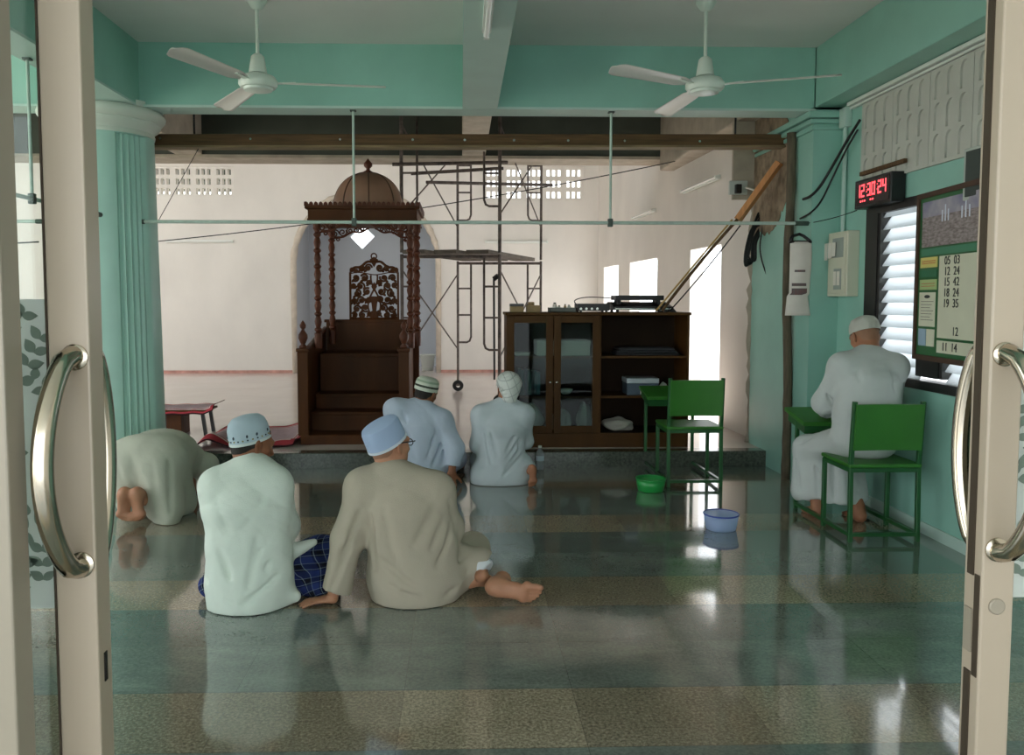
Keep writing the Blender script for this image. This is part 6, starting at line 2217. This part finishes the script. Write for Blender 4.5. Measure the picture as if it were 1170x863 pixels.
def man_head_wrap():
    t = person('man in a pale robe and checked white head wrap sitting before the cabinet', (0.31, 6.42, 0))
    pel, mid, chest, neck = (0.300, 6.44, 0.135), (0.310, 6.42, 0.28), (0.318, 6.42, 0.44), (0.345, 6.455, 0.600)
    hc, R = V3(0.365, 6.475, 0.738), rot(12, -8, 4)
    shl, shr = (0.165, 6.42, 0.525), (0.475, 6.42, 0.530)
    el_, er_ = (0.125, 6.47, 0.29), (0.505, 6.52, 0.31)
    wl, wr = (0.20, 6.68, 0.20), (0.42, 6.70, 0.22)
    S = SDF(0.03)
    add_torso(S, pel, mid, chest, neck, shl, shr, fat=0.95)
    add_head(S, hc, R, neck)
    add_arm(S, shl, el_, wl); add_arm(S, shr, er_, wr)
    add_hand(S, wl, (0.1, 0.9, -0.3), (0, 0, -1), 1, 0.2)
    add_hand(S, wr, (-0.05, 0.9, -0.3), (0, 0, -1), -1, 0.2)
    hl, hr = (0.22, 6.46, 0.115), (0.39, 6.46, 0.115)
    kl, kr = (0.16, 6.85, 0.09), (0.46, 6.85, 0.10)
    al, ar = (0.36, 6.50, 0.055), (0.50, 6.36, 0.10)
    add_leg(S, hl, kl, al); add_leg(S, hr, kr, ar)
    add_foot(S, (0.345, 6.52, 0.045), (0.6, -0.10, 0), (0, 0.4, 0.8), -1, sc=0.85)
    add_foot(S, (0.535, 6.245, 0.162), (0.02, 0.06, -1.0), (-0.05, 0.98, 0.10), 1, bend=0.5, sc=0.74)
    link_mesh('body', S.mesh('body', H_BODY, floor=0.0), SK2, t, smooth=True)
    C = SDF(0.045)
    add_torso(C, pel, mid, chest, neck, shl, shr, g=0.022, fat=0.95)
    C.cap((0.295, 6.43, 0.06), (0.31, 6.42, 0.28), 0.150, 0.120, lat=(1, 0, 0), sl=1.24)
    C.cap(shl, el_, 0.070, 0.060); C.cap(el_, wl, 0.056, 0.048, clip=[(wl, nrm(V3(*wl) - V3(*el_)))])
    C.cap(shr, er_, 0.070, 0.060); C.cap(er_, wr, 0.056, 0.048, clip=[(wr, nrm(V3(*wr) - V3(*er_)))])
    C.cap((0.34, 6.45, 0.575), (0.347, 6.465, 0.625), 0.066, 0.058, k=0.02, clip=[((0.347, 6.465, 0.628), (0.0, 0.2, 1))])
    C.cap(hl, kl, 0.11, 0.09); C.cap(hr, kr, 0.12, 0.09)
    C.cap((0.18, 6.42, 0.05), (0.42, 6.42, 0.05), 0.12, k=0.06)
    C.cap((0.42, 6.44, 0.13), (0.500, 6.40, 0.12), 0.10, 0.075, clip=[((0.53, 6.35, 0.12), (0.25, -1, -0.15))])
    C.cap((0.48, 6.44, 0.16), (0.535, 6.42, 0.05), 0.06, 0.045, clip=[((0.53, 6.36, 0.12), (0.1, -1, 0))])
    g = [((0.22, 6.32, 0.44), (0.27, 6.29, 0.24), 0.018, 0.009), ((0.41, 6.32, 0.42), (0.34, 6.29, 0.26), 0.016, 0.011),
         ((0.44, 6.33, 0.36), (0.34, 6.28, 0.20), 0.014, 0.011), ((0.46, 6.34, 0.30), (0.34, 6.28, 0.14), 0.014, 0.011),
         ((0.47, 6.34, 0.24), (0.32, 6.28, 0.09), 0.014, 0.010), ((0.18, 6.34, 0.40), (0.22, 6.30, 0.18), 0.012, 0.016),
         ((0.45, 6.36, 0.44), (0.43, 6.33, 0.28), 0.012, 0.012)]
    link_mesh('robe', C.mesh('robe', H_CLOTH, g, 0.0035, 10, 5, floor=0.002), cloth_mat('pale grey blue robe cloth', rgb(190, 200, 204)), t, smooth=True)
    # head wrap wound over the skull, its tail hanging on the nape
    W = SDF(0.02)
    w = lambda *p: hc + R @ np.array(p)
    n = lambda *p: R @ np.array(p)
    cl = [(w(0, 0.05, 0.035), n(0, 0.75, -0.55)), (w(0, -0.02, -0.045), n(0, 0.35, -1))]
    W.ell(w(0, -0.010, 0.032), (0.097, 0.112, 0.096), R, clip=cl)
    W.ell(w(0, -0.045, -0.02), (0.072, 0.062, 0.070), R, clip=cl)
    W.cap(w(0.0, -0.070, -0.03), w(-0.004, -0.062, -0.085), 0.052, 0.050, lat=n(1, 0, 0), sl=1.15, k=0.03)
    for zz_, rr_ in ((-0.005, 0.0), (0.03, 0.0), (0.062, 0.0)):
        pass
    gw = []
    for q in range(5):
        a0 = -0.5 + q * 0.35
        for u in np.linspace(-1.5, 1.3, 8):
            p0 = w(0.088 * math.sin(u), -0.106 * math.cos(u), 0.02 + 0.045 * math.sin(u + a0) + 0.022 * (q - 2))
            p1 = w(0.088 * math.sin(u + 0.4), -0.106 * math.cos(u + 0.4), 0.02 + 0.045 * math.sin(u + 0.4 + a0) + 0.022 * (q - 2))
            gw.append((p0, p1, 0.006, 0.006))
    wmat = bpy.data.materials.new('white cloth with thin dark checks')
    wmat.use_nodes = True
    nt = wmat.node_tree
    p = nt.nodes['Principled BSDF']
    p.inputs['Roughness'].default_value = 0.9
    tc = nt.nodes.new('ShaderNodeTexCoord')
    br = nt.nodes.new('ShaderNodeTexBrick')
    br.offset = 0.0
    mpn = nt.nodes.new('ShaderNodeMapping')
    mpn.inputs['Rotation'].default_value = (1.2, 0.2, 0.3)
    nt.links.new(tc.outputs['Object'], mpn.inputs[0])
    nt.links.new(mpn.outputs[0], br.inputs['Vector'])
    br.inputs['Scale'].default_value = 7
    br.inputs['Brick Width'].default_value = 0.42
    br.inputs['Row Height'].default_value = 0.38
    br.inputs['Mortar Size'].default_value = 0.022
    br.inputs['Color1'].default_value = rgb(206, 212, 206)
    br.inputs['Color2'].default_value = rgb(212, 216, 210)
    br.inputs['Mortar'].default_value = rgb(176, 182, 178)
    nt.links.new(br.outputs['Color'], p.inputs['Base Color'])
    link_mesh('head_wrap', W.mesh('head_wrap', 0.0045, gw, 0.0015, 40, 2), wmat, t, smooth=True)
man_head_wrap()


def man_seated():
    t = person('old man in a long white robe sitting on the green chair by the wall', (2.48, 5.02, 0))
    pel, mid, chest, neck = (2.465, 5.005, 0.59), (2.475, 5.02, 0.74), (2.495, 5.06, 0.90), (2.52, 5.125, 1.065)
    hc, R = V3(2.530, 5.195, 1.190), rot(8, -26, 0)
    shl, shr = (2.345, 5.085, 1.005), (2.665, 5.075, 1.005)
    el_, er_ = (2.285, 5.20, 0.775), (2.705, 5.22, 0.77)
    wl, wr = (2.40, 5.43, 0.69), (2.60, 5.45, 0.70)
    S = SDF(0.03)
    add_torso(S, pel, mid, chest, neck, shl, shr)
    add_head(S, hc, R, neck)
    add_arm(S, shl, el_, wl); add_arm(S, shr, er_, wr)
    add_hand(S, wl, (0.35, 0.8, -0.22), (0, -0.15, -1), 1, 0.18)
    add_hand(S, wr, (-0.3, 0.85, -0.22), (0, -0.15, -1), -1, 0.18)
    hl, hr = (2.385, 5.06, 0.545), (2.545, 5.06, 0.545)
    kl, kr = (2.285, 5.44, 0.445), (2.545, 5.42, 0.445)
    al, ar = (2.33, 5.36, 0.085), (2.535, 5.235, 0.085)
    add_leg(S, hl, kl, al); add_leg(S, hr, kr, ar)
    add_foot(S, (2.335, 5.31, 0.0), (-0.12, 1, 0), (0, 0, 1), -1)
    add_foot(S, (2.54, 5.185, 0.0), (0.06, 1, 0), (0, 0, 1), 1)
    link_mesh('body', S.mesh('body', H_BODY, floor=0.0), SK2, t, smooth=True)
    add_hair('hair', M_stub, hc, R, t, top=0.03, front=0.0, grow=0.0015)
    C = SDF(0.045)
    add_torso(C, pel, mid, chest, neck, shl, shr, g=0.026)
    C.cap((2.465, 5.01, 0.60), (2.475, 5.02, 0.80), 0.145, 0.135, lat=(1, 0, 0), sl=1.28)
    C.cap((2.42, 5.02, 0.585), (2.51, 5.02, 0.585), 0.122, k=0.05)
    C.cap(shl, el_, 0.082, 0.074); C.cap(el_, wl, 0.068, 0.055, clip=[(wl, nrm(V3(*wl) - V3(*el_)))])
    C.cap(shr, er_, 0.082, 0.074); C.cap(er_, wr, 0.068, 0.055, clip=[(wr, nrm(V3(*wr) - V3(*er_)))])
    C.cap((2.515, 5.12, 1.045), (2.524, 5.145, 1.105), 0.070, 0.062, k=0.02, clip=[((2.524, 5.145, 1.107), (0.0, 0.35, 1))])
    # lap and skirt falling to the ankles
    C.cap(hl, kl, 0.105, 0.082); C.cap(hr, kr, 0.105, 0.082)
    C.cap((2.285, 5.45, 0.44), (2.29, 5.47, 0.15), 0.085, 0.09, clip=[((2.3, 5.4, 0.10), (0.1, -0.2, -1))])
    C.cap((2.545, 5.42, 0.43), (2.54, 5.33, 0.15), 0.085, 0.10, clip=[((2.5, 5.4, 0.09), (0.1, -0.1, -1))])
    C.cap((2.36, 5.36, 0.40), (2.36, 5.37, 0.16), 0.10, 0.10, clip=[((2.3, 5.4, 0.10), (0.1, -0.2, -1))])
    C.cap((2.45, 5.32, 0.42), (2.45, 5.30, 0.14), 0.10, 0.11, clip=[((2.3, 5.4, 0.085), (0.05, -0.1, -1))])
    g = [((2.38, 4.97, 0.98), (2.44, 4.93, 0.74), 0.020, 0.009), ((2.60, 4.96, 0.98), (2.55, 4.92, 0.74), 0.020, 0.009),
         ((2.33, 5.02, 0.92), (2.42, 4.94, 0.70), 0.016, 0.012), ((2.32, 5.06, 0.84), (2.40, 4.96, 0.66), 0.014, 0.012),
         ((2.24, 5.15, 0.92), (2.30, 5.10, 0.76), 0.014, 0.010), ((2.62, 5.0, 0.88), (2.55, 4.92, 0.68), 0.018, 0.010),
         ((2.22, 5.44, 0.40), (2.23, 5.42, 0.16), 0.014, 0.012), ((2.30, 5.34, 0.42), (2.30, 5.29, 0.14), 0.016, 0.014),
         ((2.38, 5.26, 0.44), (2.39, 5.24, 0.12), 0.016, 0.014), ((2.46, 5.22, 0.44), (2.46, 5.19, 0.12), 0.014, 0.012),
         ((2.30, 5.30, 0.58), (2.27, 5.38, 0.36), 0.014, 0.010), ((2.27, 5.22, 0.60), (2.22, 5.42, 0.46), 0.014, 0.008)]
    link_mesh('robe', C.mesh('robe', H_CLOTH, g, 0.004, 10, 9, floor=0.03), cloth_mat('white robe cloth', rgb(192, 199, 196)), t, smooth=True)
    cap_hat('collar', bpy.data.materials['white robe cloth'], (2.523, 5.143, 1.082), rot(4, 20, 0), t, COLLAR, rx=0.067, ry=0.065, off=(0, 0, 0))
    cap_hat('cap', cloth_mat('pale grey knit cap', rgb(186, 188, 178), weave=0.5, wscale=140), hc, R, t,
            [(1.0, 0.0), (1.03, 0.002), (1.03, 0.03), (0.97, 0.062), (0.80, 0.088), (0.45, 0.103), (0.01, 0.107)], tilt=6, off=(0, -0.010, 0.016))
man_seated()


def man_prostrate():
    t = person('man in a grey green robe bowed to the floor beside the fluted column', (-1.97, 5.5, 0))
    pel, mid, chest, neck = (-1.96, 5.47, 0.405), (-1.95, 5.68, 0.40), (-1.93, 5.92, 0.30), (-1.91, 6.12, 0.20)
    hc, R = V3(-1.905, 6.235, 0.118), rot(0, -78, 0)
    shl, shr = (-2.10, 6.00, 0.225), (-1.745, 5.98, 0.245)
    el_, er_ = (-2.17, 6.08, 0.07), (-1.735, 5.96, 0.10)
    wl, wr = (-2.09, 6.30, 0.035), (-1.73, 6.22, 0.035)
    S = SDF(0.03)
    S.cap(pel, mid, 0.115, 0.105, k=0.05, lat=(1, 0, 0), sl=1.36)
    S.cap(mid, chest, 0.105, 0.105, k=0.05, lat=(1, 0, 0), sl=1.4)
    S.cap(chest, neck, 0.10, 0.06, k=0.05, lat=(1, 0, 0), sl=1.3)
    S.cap(shl, shr, 0.055, k=0.05)
    for s_ in (shl, shr):
        S.cap(s_, neck, 0.052, 0.045, k=0.04)
    add_head(S, hc, R, neck)
    add_arm(S, shl, el_, wl); add_arm(S, shr, er_, wr)
    add_hand(S, wl, (0.05, 1, -0.1), (0, 0, -1), 1, 0.08)
    add_hand(S, wr, (-0.05, 1, -0.1), (0, 0, -1), -1, 0.08)
    hl, hr = (-2.05, 5.49, 0.38), (-1.87, 5.49, 0.38)
    kl, kr = (-2.08, 5.80, 0.065), (-1.86, 5.80, 0.065)
    al, ar = (-2.035, 5.32, 0.155), (-1.945, 5.32, 0.155)
    add_leg(S, hl, kl, al); add_leg(S, hr, kr, ar)
    add_foot(S, (-2.030, 5.205, 0.245), (-0.02, 0.10, -1), (0, 1, 0.1), -1, bend=1.2, sc=1.06)
    add_foot(S, (-1.955, 5.205, 0.245), (0.03, 0.10, -1), (0, 1, 0.1), 1, bend=1.2, sc=1.06)
    link_mesh('body', S.mesh('body', H_BODY, floor=0.0), SK3, t, smooth=True)
    add_hair('hair', M_hairg, hc, R, t, top=0.03, front=0.0, grow=0.002)
    C = SDF(0.05)
    C.cap(pel, mid, 0.152, 0.148, lat=(1, 0, 0), sl=1.5)
    C.cap(mid, chest, 0.145, 0.135, lat=(1, 0, 0), sl=1.4)
    C.cap(chest, (-1.915, 6.08, 0.215), 0.13, 0.085, lat=(1, 0, 0), sl=1.3, clip=[((-1.91, 6.11, 0.2), (0, 1, -0.4))])
    C.cap(shl, shr, 0.085)
    C.cap(shl, el_, 0.078, 0.066); C.cap(el_, wl, 0.062, 0.05, clip=[(wl, nrm(V3(*wl) - V3(*el_)))])
    C.cap(shr, er_, 0.082, 0.075); C.cap(er_, wr, 0.066, 0.05, clip=[(wr, nrm(V3(*wr) - V3(*er_)))])
    # skirt tented from the hips down over thighs and calves, open where the feet come out
    C.cap((-2.08, 5.50, 0.37), (-2.12, 5.62, 0.08), 0.145, 0.11, k=0.06)
    C.cap((-1.87, 5.50, 0.37), (-1.83, 5.60, 0.08), 0.145, 0.13, k=0.06)
    C.cap((-2.06, 5.45, 0.30), (-2.08, 5.42, 0.20), 0.13, 0.105, clip=[((-2.0, 5.31, 0.2), (0, -1, -0.25))])
    C.cap((-1.88, 5.43, 0.34), (-1.82, 5.40, 0.10), 0.135, 0.120, clip=[((-1.9, 5.275, 0.1), (-0.25, -1, 0.10))])
    C.cap((-1.86, 5.40, 0.08), (-1.79, 5.34, 0.02), 0.10, 0.06)
    g = [((-2.02, 5.31, 0.45), (-1.95, 5.28, 0.18), 0.022, 0.008), ((-1.88, 5.29, 0.42), (-1.84, 5.25, 0.12), 0.022, 0.010),
         ((-1.78, 5.34, 0.40), (-1.76, 5.28, 0.08), 0.020, 0.010), ((-2.12, 5.33, 0.40), (-2.05, 5.29, 0.22), 0.020, 0.010),
         ((-1.98, 5.28, 0.26), (-1.80, 5.25, 0.14), 0.018, 0.010), ((-1.96, 5.27, 0.18), (-1.82, 5.24, 0.05), 0.016, 0.010)]
    link_mesh('robe', C.mesh('robe', H_CLOTH, g, 0.0045, 9, 15, floor=0.002), cloth_mat('grey green robe cloth', rgb(186, 188, 172)), t, smooth=True)
    cap_hat('cap', cloth_mat('white prayer cap', rgb(206, 208, 204)), hc, R, t,
            [(1.0, 0.0), (1.03, 0.002), (1.03, 0.03), (0.97, 0.062), (0.80, 0.088), (0.45, 0.103), (0.01, 0.107)], tilt=10, off=(0, -0.012, 0.018))
    t.location = (-2.03, 5.46, 0)
man_prostrate()
